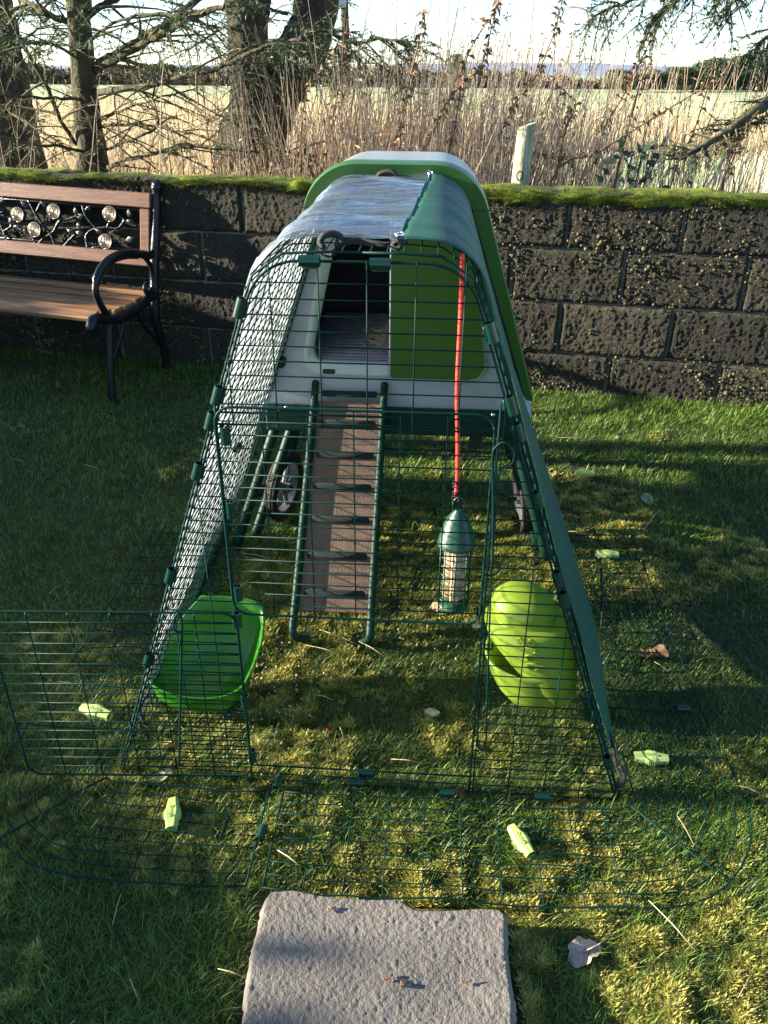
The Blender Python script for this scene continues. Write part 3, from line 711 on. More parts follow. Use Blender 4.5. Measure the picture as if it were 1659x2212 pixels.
leg((.345, 1.0, .375), (.475, .90, .0)); leg((.33, 1.08, .37), (.455, .96, .0))
leg((-.33, 1.54, .37), (-.42, 1.62, .0)); leg((.33, 1.54, .37), (.42, 1.62, .0))
def wheel(u, v, z, r, tilt, toe=0):
    rot = Euler((0, tilt, R(toe))).to_matrix(); c = Vector((u, v, z)); hw = .019
    tp_ = MB(); prof = [(r - .030, -hw * .8), (r - .008, -hw), (r - .001, -hw * .62), (r - .004, -hw * .5), (r, -hw * .4), (r - .004, -.002), (r, .002), (r, hw * .3), (r - .004, hw * .45), (r, hw * .6), (r - .008, hw), (r - .030, hw * .8)]
    tp_.loft([[c + rot @ Vector((x, math.cos(a) * q, math.sin(a) * q)) for (q, x) in prof] for a in [2 * math.pi * i / 36 for i in range(37)]], True)
    wh = part('wheel', tp_, 'rubber')
    rm = MB(); pr = [(r - .028, -hw * .7), (r - .028, hw * .7), (r - .036, hw * .7), (r - .036, -hw * .7)]
    rm.loft([[c + rot @ Vector((x, math.cos(a) * q, math.sin(a) * q)) for (q, x) in pr] for a in [2 * math.pi * i / 36 for i in range(37)]], True)
    for i in range(5):
        a = 2 * math.pi * i / 5; d = rot @ Vector((0, math.cos(a), math.sin(a))); rm.tube([c + d * .012, c + d * (r - .03)], [.010, .006], 6)
    rm.tube([c + rot @ Vector((-.02, 0, 0)), c + rot @ Vector((.022, 0, 0))], .017, 12)
    part('wheel_rim', rm, 'rim_grey', wh, sharp=40)
    ax = MB(); ax.tube([c + rot @ Vector((-.05, 0, 0)), c + rot @ Vector((.032, 0, 0))], .007, 10); part('axle', ax, 'frame_green', wh)
wheel(-.350, 1.08, .125, .115, R(5), -15); wheel(.405, 1.06, .125, .112, R(-8), 3)
for sg in (-1, 1):
    mb = MB(); mb.box((sg * .41 + (.02 if sg > 0 else 0), 1.08, .135), (.03, .05, .035), bev=.006); mb.tube([(sg * .42, 1.02, .13), (sg * .425, 1.12, .13)], .014, 10); part('wheel_bracket', mb, 'frame_green')
# rear mesh below the house
mb = MB()
for z in np.arange(.05, .37, .034): mb.tube([(-.40, 1.63, z), (.42, 1.63, z)], WR, 4)
for u in np.arange(-.40, .43, .0706): mb.tube([(u, 1.63, .03), (u, 1.63, .40)], WR, 4)
mb.tube([(-.36, 1.63, .02), (.40, 1.63, .02)], .003, 6); part('rear_mesh', mb, 'wire')
mb = MB(); mb.box((.28, 1.60, .16), (.05, .03, .22), bev=.006); part('rear_bracket', mb, 'dark_plastic', smooth=False)
# ---- ladder
ladder_e = MB(); LT = Vector((0, .965, .485)); LB = Vector((0, .455, .045)); lu0, lu1 = -.222, -.026
def lad(t, u, up=0.0):
    d = (LB - LT).normalized(); nn = Vector((0, d.z, -d.y)); nn = -nn if nn.z < 0 else nn
    return Vector((u, 0, 0)) + LT.lerp(LB, t) + nn * up
mb = MB(); bw = 0; b0_, b1_ = .03, .93
vs = [lad(t, u, h) for h in (-.014, -.006) for t in (b0_, b1_) for u in (lu0 + .004, lu1 - .004)]
mb.add(vs, [(0, 1, 3, 2), (4, 6, 7, 5), (0, 4, 5, 1), (2, 3, 7, 6), (0, 2, 6, 4), (1, 5, 7, 3)])
ladder = part('ladder', mb, 'plywood', smooth=False)
for u, sg in ((lu0, 1), (lu1, -1)):
    mb = MB(); pts = [lad(-.03, u, .012), lad(0, u, .004), lad(.5, u), lad(.9, u), lad(1.0, u) + Vector((0, -.004, -.01)), lad(1.0, u) + Vector((sg * .012, .004, -.036)), lad(1.0, u) + Vector((sg * .035, .012, -.042))]
    mb.tube(smooth_path(pts, 5), .0105, 10); part('rail', mb, 'frame_green', ladder)
rung0 = None
for i, t in enumerate((.0, .135, .28, .42, .56, .71, .86)):
    if i == 0: c = 'grip'
    mb = MB(); c_ = lad(t, (lu0 + lu1) / 2, .001); d = (LB - LT).normalized(); ang = math.atan2(d.z, d.y)
    mb.box((0, 0, 0), (.158, .018, .009), Euler((ang + math.pi + R(14), 0, 0)).to_matrix(), bev=.004)
    if rung0 is None: rung0 = part('rung', mb, 'grip', ladder); ro = rung0
    else: ro = rung0.copy(); COL.objects.link(ro)
    ro.location = c_
for t in (.66,):
    for u in (lu0, lu1): mb = MB(); mb.tube([lad(t, u) + Vector((math.cos(a) * .0105, 0, math.sin(a) * .0105)) for a in [i * .7 for i in range(10)]], .0012, 4); part('cable_tie', mb, 'black_rope', ladder)

# ================================================================== COVERS
SE0, SE1 = .058, .955
seam_u = lambda v: .055 + .045 * (v / .95)
def s_of_u_top(u):  # path length at given u on the flat top
    best = min(range(400), key=lambda i: abs(runat(RTOT * i / 399)[0] - u) + (0 if runat(RTOT * i / 399)[1] > 1.04 else 9)); return RTOT * best / 399
def cover_off(s, v, clear):
    d = abs(s - RTOT / 2); e = min((v - SE0) / .05, 1)
    top = max(0, 1 - d / .22)
    o_ = .007 + .004 * float(vnoise(s * 9, v * 22, 201)) + (.026 if clear else .014) * (float(fbm(s * 4 + 9, v * 12 + s * 5, 3, 205)) - .5) * (0.6 + top)
    side = max(0, (d - .35) / .8)
    o_ += (.036 if not clear else .020) * side * math.sin(math.pi * min(max((v - SE0) / .9, 0), 1)) ** .8 * min(1, side * 2)
    # soft dips between the two hoops on top
    o_ -= .010 * top * math.sin(math.pi * (v - SE0) / .9) ** 2 * (0.5 + 0.5 * math.cos(v * 21))
    return max(o_, .005)
def cover_mesh(clear):
    mb = MB(); loops = []; NV, NS = 60, 70
    sm0, sm1 = s_of_u_top(.050), s_of_u_top(.085)
    for j in range(NV + 1):
        v = SE0 + (SE1 - SE0) * j / NV
        v_f = v
        sm = sm0 + (sm1 - sm0) * j / NV
        a, b = ((.075, sm) if clear else (sm, RTOT - .085 - .02 * math.sin(j * .12)))
        row = []
        for i in range(NS + 1):
            s = a + (b - a) * i / NS; u, z = runat(s, cover_off(s, v, clear))
            dsl = abs(s - RTOT / 2); vf = v + (.012 * math.sin(s * 9) if j == 0 else 0) - (0 if dsl < .4 else .02 * (dsl - .4)) * (1 - j / NV)
            row.append(Vector((u, vf, z)))
        loops.append(row)
    mb.loft(loops, False); return mb
root = empty('rain_cover', OR, -YAW, label='rain cover over the run, half clear plastic and half dark green fabric', cat='cover')
obj('clear_sheet', cover_mesh(True), 'clear_sheet', root); 
cg = obj('green_fabric', cover_mesh(False), 'cover_green', root)
mod = cg.modifiers.new('thick', 'SOLIDIFY'); mod.thickness = .0012; mod.offset = 0
# hem along the seam
mb = MB(); sm0, sm1 = s_of_u_top(.050), s_of_u_top(.085); pts = []
for j in range(31):
    v = SE0 + (SE1 - SE0) * j / 30; s = sm0 + (sm1 - sm0) * j / 30; u, z = runat(s, cover_off(s, v, False) + .001); pts.append((u, v, z))
mb.tube(pts, .0022, 5, squash=.6); obj('hem', mb, 'cover_green', root)
def ringm(c, nrm, r0=.004, r1=.0075):
    mb = MB(); q = Vector(nrm).to_track_quat('Z', 'Y'); c = Vector(c)
    mb.loft([[c + q @ Vector((math.cos(a) * r, math.sin(a) * r, h)) for a in [i * math.pi / 8 for i in range(16)]] for r, h in ((r0, 0), (r0, .002), ((r0 + r1) / 2, .003), (r1, .0015), (r1, -.001))], True); return mb
def eyelet(c, nrm): return obj('eyelet', ringm(c, nrm), 'steel', root)
def cord(name, pts, r=.004): mb = MB(); mb.tube(smooth_path(pts, 6), r, 8); return obj(name, mb, 'black_rope', root)
pf = atv(848, 520, .07); eyelet((pf.x + .01, .072, 1.072), (0, -.2, 1)); pr = atv(930, 390, .93); eyelet((pr.x, .93, 1.070), (0, -.3, 1))
def K(x, y, v): return atv(x, y, v)
for oy in (0, 4): cord('bungee_cord', [K(735, 527 + oy, .05), K(765, 517 + oy * 1.5, .05), K(800, 522 + oy * 1.5, .045), K(835, 527 + oy, .045), K(853, 523 + oy, .05)], .0032)
cord('hook', [K(700, 548, .035), K(712, 552, .03), K(722, 540, .03), K(702, 540, .035), K(692, 525, .04), K(698, 510, .04), K(718, 505, .045), K(735, 512, .05), K(738, 527, .05), K(722, 530, .045)][3:], .0052)
cord('hook', [K(694, 532, .035), K(700, 547, .03), K(714, 550, .028), K(722, 543, .026)], .0045)
cord('knot', [K(846, 515, .045), K(858, 520, .04), K(866, 530, .04), K(858, 538, .038), K(848, 530, .042), K(856, 522, .04), K(872, 518, .045)], .0035)
cord('bungee_cord', [K(815, 382, .93), K(840, 380, .92), K(880, 382, .92), K(915, 388, .925), K(925, 392, .93)], .003)
cord('hook', [K(812, 390, .92), K(820, 376, .92), K(838, 370, .92), K(852, 374, .92), K(856, 384, .92)], .006)
# lower corners with hooks
pr2 = wor(.5, .08, .1)
cord('bungee_cord', [(.478, .075, .13), (.497, .06, .10), (.510, .045, .05), (.520, .03, .03)], .0035); eyelet((.470, .10, .15), (1, 0, .34))
cord('hook', [(.516, .04, .05), (.526, .03, .035), (.520, .015, .022), (.508, .01, .03)], .005)
cord('bungee_cord', [(.56, .60, .17), (.565, .55, .09), (.57, .54, .02)], .003); eyelet((.552, .62, .19), (1, 0, .34))
cord('hook', [(-.452, .07, .16), (-.47, .05, .13), (-.46, .04, .10)], .004)

# ================================================================== ITEMS IN THE RUN
def superloop(cx, cy, z, rx, ry, n=28, p=2.6, rot=0, tiltx=0, tilty=0):
    out = []
    for i in range(n):
        a = 2 * math.pi * i / n; c, s = math.cos(a), math.sin(a)
        x = rx * math.copysign(abs(c) ** (2 / p), c); y = ry * math.copysign(abs(s) ** (2 / p), s)
        X = x * math.cos(rot) - y * math.sin(rot); Y = x * math.sin(rot) + y * math.cos(rot)
        out.append(Vector((cx + X, cy + Y, z + tiltx * X + tilty * Y)))
    return out
# green scoop (left)
g0 = wor(-.36, .17)
dk = empty('green_scoop', g0, -YAW, label='bright green plastic scoop shaped water dish inside the run by the left mesh', cat='water dish')
def S2(l, k, c, dz=0): return [c + (p - c) * k + Vector((0, 0, dz)) for p in l]
def P3(x, y, z): return loc(onz(x, y, z))
rimpts = [P3(435, 1290, .21), P3(500, 1292, .205), P3(550, 1302, .20), P3(567, 1325, .18), P3(563, 1385, .15), P3(540, 1450, .12), P3(512, 1490, .10), P3(455, 1507, .085), P3(380, 1500, .085), P3(332, 1478, .09), P3(330, 1445, .10), P3(355, 1400, .125), P3(392, 1340, .17)]
rimpts = [p - Vector((-.36, .17, 0)) for p in rimpts]
rl = smooth_path(rimpts + [rimpts[0]], 4)[:-1]
cen = sum(rl, Vector()) / len(rl)
def lower(k, z, sh=(0, 0)):  # shrink the loop toward its centre and lower it
    out = []
    for p in rl:
        q = cen + (p - cen) * k; out.append(Vector((q.x + sh[0], q.y + sh[1], max(p.z, 0) * (1 - z) + (.022) * z)))
    return out
mb = MB(); o_sh = (-.012, -.02)
mb.loft([lower(.10, 1.0, o_sh), lower(.55, 1.0, o_sh), lower(.74, .85, (-.01, -.016)), lower(.90, .55, (-.006, -.008)), lower(1.0, .15), lower(1.03, .02), lower(1.045, -.01), lower(1.02, -.02), lower(.985, .0), lower(.95, .2), lower(.84, .55, (-.006, -.008)), lower(.66, .82, (-.01, -.014)), lower(.4, .93, o_sh), lower(.1, .94, o_sh)], True, True, True)
obj('bowl', mb, 'dish_green', dk)
# lime feeder (right)
f0 = wor(.35, .29, .030)
fd = empty('feeder', f0, -YAW, label='lime green plastic hooded feeder lettered grub inside the run by the right mesh', cat='feeder')
fd.scale = (1, 1, .80)
def axis(z): return Vector((.022 - (z) * .16, -.045 + z * .13, z))
def fl(z, rx, ry, du=0, p=2.2, tx=0, ty=0): a = axis(z); return superloop(a.x + du, a.y, a.z, rx, ry, 36, p, 0, tx, ty)
mb = MB()
mb.loft([fl(.012, .02, .02), fl(.014, .045, .045), fl(.030, .068, .062), fl(.06, .084, .074), fl(.10, .092, .080, tx=.1), fl(.135, .100, .087, tx=-.10), fl(.144, .103, .090, tx=-.10), fl(.146, .098, .085, tx=-.10), fl(.132, .088, .076, tx=-.10), fl(.08, .078, .068), fl(.045, .06, .05), fl(.04, .01, .01)], True, True, True)
obj('bowl', mb, 'lime', fd)
mb = MB()
hood = [(.345, .004, .004, 0), (.343, .024, .024, 0), (.336, .044, .042, 0), (.318, .062, .056, 0), (.300, .070, .062, 0), (.285, .069, .061, 0), (.272, .066, .058, 0), (.264, .066, .060, 0), (.260, .084, .078, .001), (.252, .093, .085, .002), (.235, .093, .086, .004), (.21, .091, .088, .008), (.17, .082, .090, .018), (.13, .070, .089, .030), (.09, .056, .083, .040), (.05, .038, .070, .046), (.03, .02, .05, .046)]
mb.loft([fl(z, rx, ry, du, 2.3) for z, rx, ry, du in hood], True, True, False); hd = obj('hood', mb, 'lime', fd, sharp=38)
def text_mesh(txt, size, ext):
    cu_ = bpy.data.curves.new('lettering', 'FONT'); cu_.body = txt; cu_.size = size; cu_.extrude = ext; cu_.align_x = 'CENTER'; cu_.align_y = 'CENTER'; cu_.resolution_u = 3
    o = bpy.data.objects.new('tmp', cu_); COL.objects.link(o); dg = bpy.context.evaluated_depsgraph_get(); dg.update()
    me = bpy.data.meshes.new_from_object(o.evaluated_get(dg)); bpy.data.objects.remove(o); return me
me = text_mesh('grub', .056, .0022)
for vt in me.vertices:
    x, y, zz_ = vt.co              # text runs down the hood: letter up -> +u
    up, along = y, x
    z = .222 - along * .95; u = .0 + up
    a = axis(z); rx = .092; ry = .088
    du = u; vv = a.y - ry * math.sqrt(max(0, 1 - (du / .12) ** 2)) * 1.0 - zz_ - .002
    vt.co = Vector((a.x + du + .004, vv, z))
lo = link('lettering', me, 'lime', hd, smooth=False)
# hanging treat feeder on the red cord
tz = atv(985, 1100, .06)
tf = empty('treat_feeder', wor(.160, .06, .66), -YAW, label='hanging dark green cage feeder holding pale suet sticks behind the mesh door', cat='bird feeder')
mb = MB(); pr_ = [(.618, .006), (.610, .012), (.598, .021), (.592, .0225), (.590, .024), (.58, .0265), (.578, .028), (.567, .0295), (.565, .031), (.555, .0325), (.553, .034), (.548, .034)]
tzz = .66
mb.loft([[Vector((math.cos(a) * r, math.sin(a) * r, z - tzz)) for a in [i * math.pi / 12 for i in range(24)]] for z, r in pr_], True, True, True); obj('lid', mb, 'feeder_green', tf, sharp=40)
mb = MB()
for a in [i * math.pi / 4 for i in range(8)]: mb.tube([(math.cos(a) * .027, math.sin(a) * .027, .55 - tzz), (math.cos(a) * .027, math.sin(a) * .027, .42 - tzz)], .0014, 5)
for z in np.linspace(.418, .545, 8): mb.tube([(math.cos(a) * .027, math.sin(a) * .027, z - tzz) for a in [i * math.pi / 8 for i in range(17)]], .0012, 5)
mb.tube([(0, 0, .417 - tzz), (0, 0, .421 - tzz)], .028, 16); obj('cage', mb, 'feeder_green', tf)
for i in range(3):
    a = i * 2.1 + .6; mb = MB(); mb.box((math.cos(a) * .012, math.sin(a) * .011, .485 - tzz), (.016, .016, .118), Euler((0, 0, a)).to_matrix(), bev=.003); obj('suet_stick', mb, 'suet', tf)
mb = MB(); mb.tube(smooth_path([(-.008, 0, .615 - tzz), (-.010, 0, .632 - tzz), (0, 0, .642 - tzz), (.010, 0, .632 - tzz), (.008, 0, .615 - tzz)], 4), .0016, 6); obj('handle', mb, 'feeder_green', tf)
ct = atv(998, 572, .06)
mb = MB(); mb.tube(smooth_path([(ct.x, .06, 1.048), (ct.x + .002, .06, .95), (ct.x + .003, .06, .84), (.153, .06, .73), (.155, .06, .664), (.152, .058, .645)], 8), .0036, 10)
rc = obj('hanging_cord', mb, 'red_cord', None, org=(0, 0, 0)); rc.location = OR; rc.rotation_euler = (0, 0, -YAW)
tag(rc, 'taut red cord holding up the green cage feeder inside the run', 'cord')
mb = MB()
for z in (.668, .662, .672, .652): mb.tube([(.154 + math.cos(a) * .0062, .06 + math.sin(a) * .0062, z + .002 * math.sin(a * 2)) for a in [i * .6 for i in range(12)]], .0011, 5)
mb.tube(smooth_path([(.150, .058, .652), (.148, .056, .640), (.156, .058, .632), (.160, .06, .642), (.156, .06, .652)], 4), .0014, 5)
obj('wire_knot', mb, 'black_rope', rc)

# ================================================================== STONE SLAB
nsx, nsy = 170, 170
tl_, tr_ = onz(572, 1925, .045), onz(1092, 1958, .045); bl_, br_ = onz(518, 2200, .045), onz(1112, 2212, .045)
dl = (bl_ - tl_); dr = (br_ - tr_); bl2 = tl_ + dl * 1.75; br2 = tr_ + dr * 1.75
X, Y = np.meshgrid(np.linspace(0, 1, nsx), np.linspace(0, 1, nsy))
def bil(i): return (tl_[i] * (1 - X) + tr_[i] * X) * (1 - Y) + (bl2[i] * (1 - X) + br2[i] * X) * Y
PX, PY = bil(0), bil(1)
PY = PY + np.interp(X, [0, .03, .12, .25, .45, .56, .63, .72, .9, .97, 1], [-.020, .004, .008, .0, .0, .004, -.016, -.014, -.004, -.004, -.018]) * np.clip(1 - Y * 6, 0, 1)
PX = PX + (fbm(Y * 9, X * 0 + 1, 3, 300) - .5) * .013 * (np.clip(1 - X * 12, 0, 1)) + (fbm(Y * 8, X * 0 + 5, 3, 301) - .5) * .011 * np.clip(1 - (1 - X) * 12, 0, 1)
ed = np.minimum(np.minimum(X, 1 - X), np.minimum(Y, 1 - Y))
PZ = .045 + (fbm(PX * 8, PY * 8, 3, 302) - .5) * .006 + (vnoise(PX * 210, PY * 210, 303) - .5) * .0016 + (vnoise(PX * 330, PY * 330, 304) - .5) * .0010 - .007 * np.clip(1 - ed * 60, 0, 1) ** 2
Vt = np.stack([PX, PY, PZ], -1).reshape(-1, 3); i = np.arange((nsy - 1) * nsx).reshape(nsy - 1, nsx)[:, :-1].ravel(); F = np.stack([i, i + nsx, i + nsx + 1, i + 1], 1)
ring = list(range(nsx)) + [r_ * nsx + nsx - 1 for r_ in range(1, nsy)] + [(nsy - 1) * nsx + c for c in range(nsx - 2, -1, -1)] + [r_ * nsx for r_ in range(nsy - 2, 0, -1)]
cx_, cy_ = Vt[:, 0].mean(), Vt[:, 1].mean(); n0 = len(Vt); m_ = len(ring); allV = [Vt]; allF = [F]
for lev, (zz_, gr) in enumerate(((.030, 1.006), (.012, 1.012), (-.02, 1.0))):
    B = Vt[ring].copy(); B[:, 0] = cx_ + (B[:, 0] - cx_) * gr + (vnoise(np.arange(m_) * .35, np.zeros(m_) + lev, 310) - .5) * .006; B[:, 1] = cy_ + (B[:, 1] - cy_) * gr; B[:, 2] = zz_; allV.append(B)
    prev = ring if lev == 0 else [n0 + (lev - 1) * m_ + j for j in range(m_)]; cur = [n0 + lev * m_ + j for j in range(m_)]
    allF.append(np.array([[prev[j], cur[j], cur[(j + 1) % m_], prev[(j + 1) % m_]][::-1] for j in range(m_)]))
so_ = Vector((cx_, cy_, 0)); VV = np.concatenate(allV) - np.array(so_)
sb = npmesh('stepping_stone', VV, np.concatenate(allF), 'slab', smooth=True, at=so_); sb.data.set_sharp_from_angle(angle=R(50))
tag(sb, 'rough pinkish grey stone paving slab lying in the grass in front of the run', 'stone slab')

# ================================================================== HANDLES (lime pegs)
def peg_mesh():
    mb = MB(); loops = []
    for x, w_, h_ in ((-.036, .0095, .0085), (-.030, .0100, .009), (-.013, .0125, .010), (-.009, .0150, .011), (0, .0160, .0115), (.009, .0150, .011), (.013, .0125, .010), (.030, .0100, .009), (.036, .0095, .0085)):
        loops.append([Vector((x, y * w_, z * h_)) for y, z in ((-1, -.55), (-.6, -1), (.6, -1), (1, -.55), (1, .55), (.6, 1), (-.6, 1), (-1, .55))])
    loops.append([Vector((.030, p.y * .8, p.z * .8)) for p in loops[-1]]); loops.insert(0, [Vector((-.030, p.y * .8, p.z * .8)) for p in loops[0]])
    mb.loft(loops, True, True, True); return mb
ribs = MB()
for k in range(4): ribs.box((-.006 + k * .004, -.0155, 0), (.0016, .004, .016), bev=.0005)
pegs = [((178, 1530), (238, 1550), 'behind the open wire flap'), ((374, 1722), (370, 1788), 'on shaded grass just below the open flap'),
        ((1105, 1782), (1148, 1842), 'slantwise between feeder and stone slab'), ((1370, 1632), (1443, 1642), 'on grass right of the front corner'),
        ((1287, 1201), (1335, 1204), 'middle of the three right of the run'), ((1242, 1026), (1283, 1029), 'farthest away, right of the coop')]
peg0 = None
for a, b, txt in pegs:
    A = onz(*a, .02); B = onz(*b, .02); c = (A + B) / 2; d = B - A
    if peg0 is None:
        me_o = obj('plastic_handle', peg_mesh(), 'lime_pale', None, smooth=False); peg0 = me_o; o = me_o
        rb = obj('grip_rib', ribs, 'lime_pale', o, smooth=False); tm = text_mesh('Omlet', .011, .0005)
        for vt in tm.vertices: vt.co.z += .0116
        lt = link('lettering', tm, 'lime_pale', o, smooth=False)
    else:
        o = peg0.copy(); COL.objects.link(o)
        for ch in (rb, lt): c2 = ch.copy(); COL.objects.link(c2); c2.parent = o
    o.location = (c.x, c.y, gz(c.x, c.y) + .024); o.rotation_euler = (R(8), R(random.uniform(-4, 4)), math.atan2(d.y, d.x)); k_ = min(max(d.length / .072, .85), 1.2); o.scale = (k_, k_, k_)
    tag(o, 'pale lime plastic clamp handle ' + txt, 'handle', 'pale lime clamp handles around the run')

# ================================================================== LEAVES, CRUMBS, STRAW
def leaf(kind, p, size, rz, label, mt, seed=0, lobes=5, tilt=(.1, .1)):
    rnd = random.Random(seed); N = 40; pts = []
    for i in range(N):
        a = 2 * math.pi * i / N; r = .5 * (1 + .16 * math.cos(a * 3 + .6) * (lobes > 3) + .07 * math.cos(a * 8 + seed) * (lobes > 3) + rnd.uniform(-.035, .035)) * (1 - .22 * abs(math.sin(a)))
        pts.append((math.cos(a) * r, math.sin(a) * r * .8))
    mb = MB(); vs = [Vector((0, 0, .02))]; fs = []
    for k, q in enumerate((.35, .7, 1.0)):
        for x, y in pts: vs.append(Vector((x * q, y * q, .30 * (q ** 2) * (abs(y) * 1.8 + .35 * math.sin(x * 7 + seed) + .15 * math.sin(y * 17)) - .0)))
    for i in range(N):
        fs.append((0, 1 + i, 1 + (i + 1) % N))
        for k in range(2): a = 1 + k * N; b = 1 + (k + 1) * N; fs.append((a + i, b + i, b + (i + 1) % N, a + (i + 1) % N))
    mb.add([v * size for v in vs], fs)
    o = obj(kind, mb, mt, None); mb2 = MB(); mb2.tube([Vector((.0, 0, .03)) * size, Vector((.5, 0, .07)) * size, Vector((.85, .06, .16)) * size], [.02 * size, .018 * size, .012 * size], 5); obj('stalk', mb2, mt, o)
    o.location = (p.x, p.y, gz(p.x, p.y) + .016); o.rotation_euler = (tilt[0], tilt[1], rz)
    tag(o, label, 'leaf'); return o
leaf('fallen_leaf', onz(1262, 2045, .02), .062, R(22), 'large pale curled dead leaf with a stalk on the grass right of the stone slab', 'leaf_pale', 1, 7, (.3, -.1))
leaf('fallen_leaf', onz(1398, 1078, .02), .055, R(-60), 'pale green oval leaf standing in the shaded lawn right of the coop', 'leaf_green', 2, 1, (.7, .2))
leaf('fallen_leaf', onz(1412, 1412, .02), .075, R(150), 'dark brown lobed dead leaf in the shade right of the wire skirt', 'leaf_brown', 3, 6, (.15, .2))
leaf('fallen_leaf', onz(350, 1672, .02), .045, R(200), 'olive and pink round leaf under the open wire flap', 'leaf_green', 4, 1)
leaf('fallen_leaf', onz(990, 1708, .02), .035, R(80), 'small crumpled brown leaf beside the front wire edge of the doorway', 'leaf_brown', 5, 5, (.5, .3))
leaf('fallen_leaf', onz(1372, 1238 + 40, .02), .022, R(30), 'tiny rusty leaf scrap on the dark lawn right of the cover', 'leaf_brown', 6, 5)
leaf('fallen_leaf', onz(1335, 855 + 90, .02), .04, R(10), 'small yellowish leaf lying in the sunlit strip near the wall', 'leaf_green', 7, 1)
leaf('fallen_leaf', onz(130, 830, .02), .06, R(70), 'brown crumpled leaf on the dark lawn in front of the bench', 'leaf_brown', 8, 5, (.4, .3))
def lump(kind, p, size, mt, label, cat, seed):
    rnd = np.random.default_rng(seed); mb = MB(); loops = []
    for i in range(7):
        ph = math.pi * (i + .3) / 6.6; loops.append([Vector((math.cos(a) * math.sin(ph), math.sin(a) * math.sin(ph) * .7, math.cos(ph) * .5)) * size * rnd.uniform(.7, 1.15) for a in [k * math.pi / 5 for k in range(10)]])
    mb.loft(loops, True, True, True); o = obj(kind, mb, mt, None, smooth=True); o.location = (p.x, p.y, gz(p.x, p.y) + .015); tag(o, label, cat); return o
lump('bread_crust', onz(935, 1527, .02), .018, 'bread', 'piece of bread crust on the mossy ground in the middle of the run', 'bread', 1)
lump('bread_crust', onz(1030, 1348, .02), .014, 'bread', 'small bread piece right of the hanging feeder by the door edge', 'bread', 2)
lump('bread_crust', onz(955, 1300, .02), .030, 'bread', 'largest flat bread piece lying right below the hanging feeder', 'bread', 3)
for i, (x, y) in enumerate(((1030, 1533), (737, 1564), (708, 1566))):
    lump('berry', onz(x, y, .02), .0045, 'berry', ('red berry beside the lime feeder at the right door post', 'orange red berry in the middle of the run ground, right one of two', 'orange red berry in the middle of the run ground, left one of two')[i], 'berry', 10 + i)
mb = MB()
for k in range(240):
    cx, cy = ((560, 1530), (560, 1600), (900, 1330), (560, 1450))[k % 4]; p = onz(cx + RNG.normal(0, 60), cy + RNG.normal(0, 50), .01); h = gz(p.x, p.y) + .012
    s_ = RNG.uniform(.0016, .003); mb.box((p.x, p.y, h), (s_ * 2, s_ * 1.4, s_), Euler((RNG.uniform(0, 3), RNG.uniform(0, 3), RNG.uniform(0, 3))).to_matrix(), bev=s_ * .2)
o = obj('corn_grains', mb, 'grain', None, smooth=False); tag(o, 'scattered pale corn grains on the ground in the run', 'grain', kind='stuff')
mb = MB()
st = [((690, 1357), (775, 1392)), ((660, 1390), (735, 1412)), ((520, 1190), (590, 1205)), ((530, 1200), (640, 1222)), ((775, 1385), (830, 1415)), ((75, 755), (115, 765)), ((1390, 1150), (1425, 1105)), ((1205, 945), (1290, 952)), ((600, 1835), (650, 1870)), ((1590, 1700), (1640, 1720)), ((680, 1500), (720, 1512)), ((470, 2090), (530, 2110)), ((1400, 1950), (1500, 2060)), ((180, 1000), (215, 1012))]
for a, b in st:
    A = onz(*a, .02); B = onz(*b, .02); A.z = gz(A.x, A.y) + .024; B.z = gz(B.x, B.y) + .024; mb.tube([A, (A + B) / 2 + Vector((0, 0, .004)), B], [.0008, .0011, .0006], 4)
for k in range(45):
    x_, y_ = scatter(1, .6, 3.2)
    if len(x_) == 0: continue
    A = Vector((x_[0], y_[0], gz(x_[0], y_[0]) + .022)); a = RNG.uniform(0, 6.28); B = A + Vector((math.cos(a), math.sin(a), .05)) * RNG.uniform(.02, .07); mb.tube([A, (A + B) / 2 + Vector((0, 0, .003)), B], .0008, 3)
o = obj('straw', mb, 'straw', None); tag(o, 'loose straw stalks scattered on the lawn', 'straw', kind='stuff')
mb = MB()
for (x, y) in ((865, 2125), (850, 2120), (840, 2118), (720, 1962), (1010, 2120)):
    p = onz(x, y, .048)
    for k in range(3): s_ = RNG.uniform(.002, .004); mb.box((p.x + RNG.normal(0, .004), p.y + RNG.normal(0, .003), .050), (s_ * 2, s_, s_), Euler((0, 0, RNG.uniform(0, 3))).to_matrix(), bev=s_ * .2)
o = obj('debris', mb, 'leaf_brown', None, smooth=False); tag(o, 'brown crumbs of dirt lying on the stone slab', 'dirt', kind='stuff')

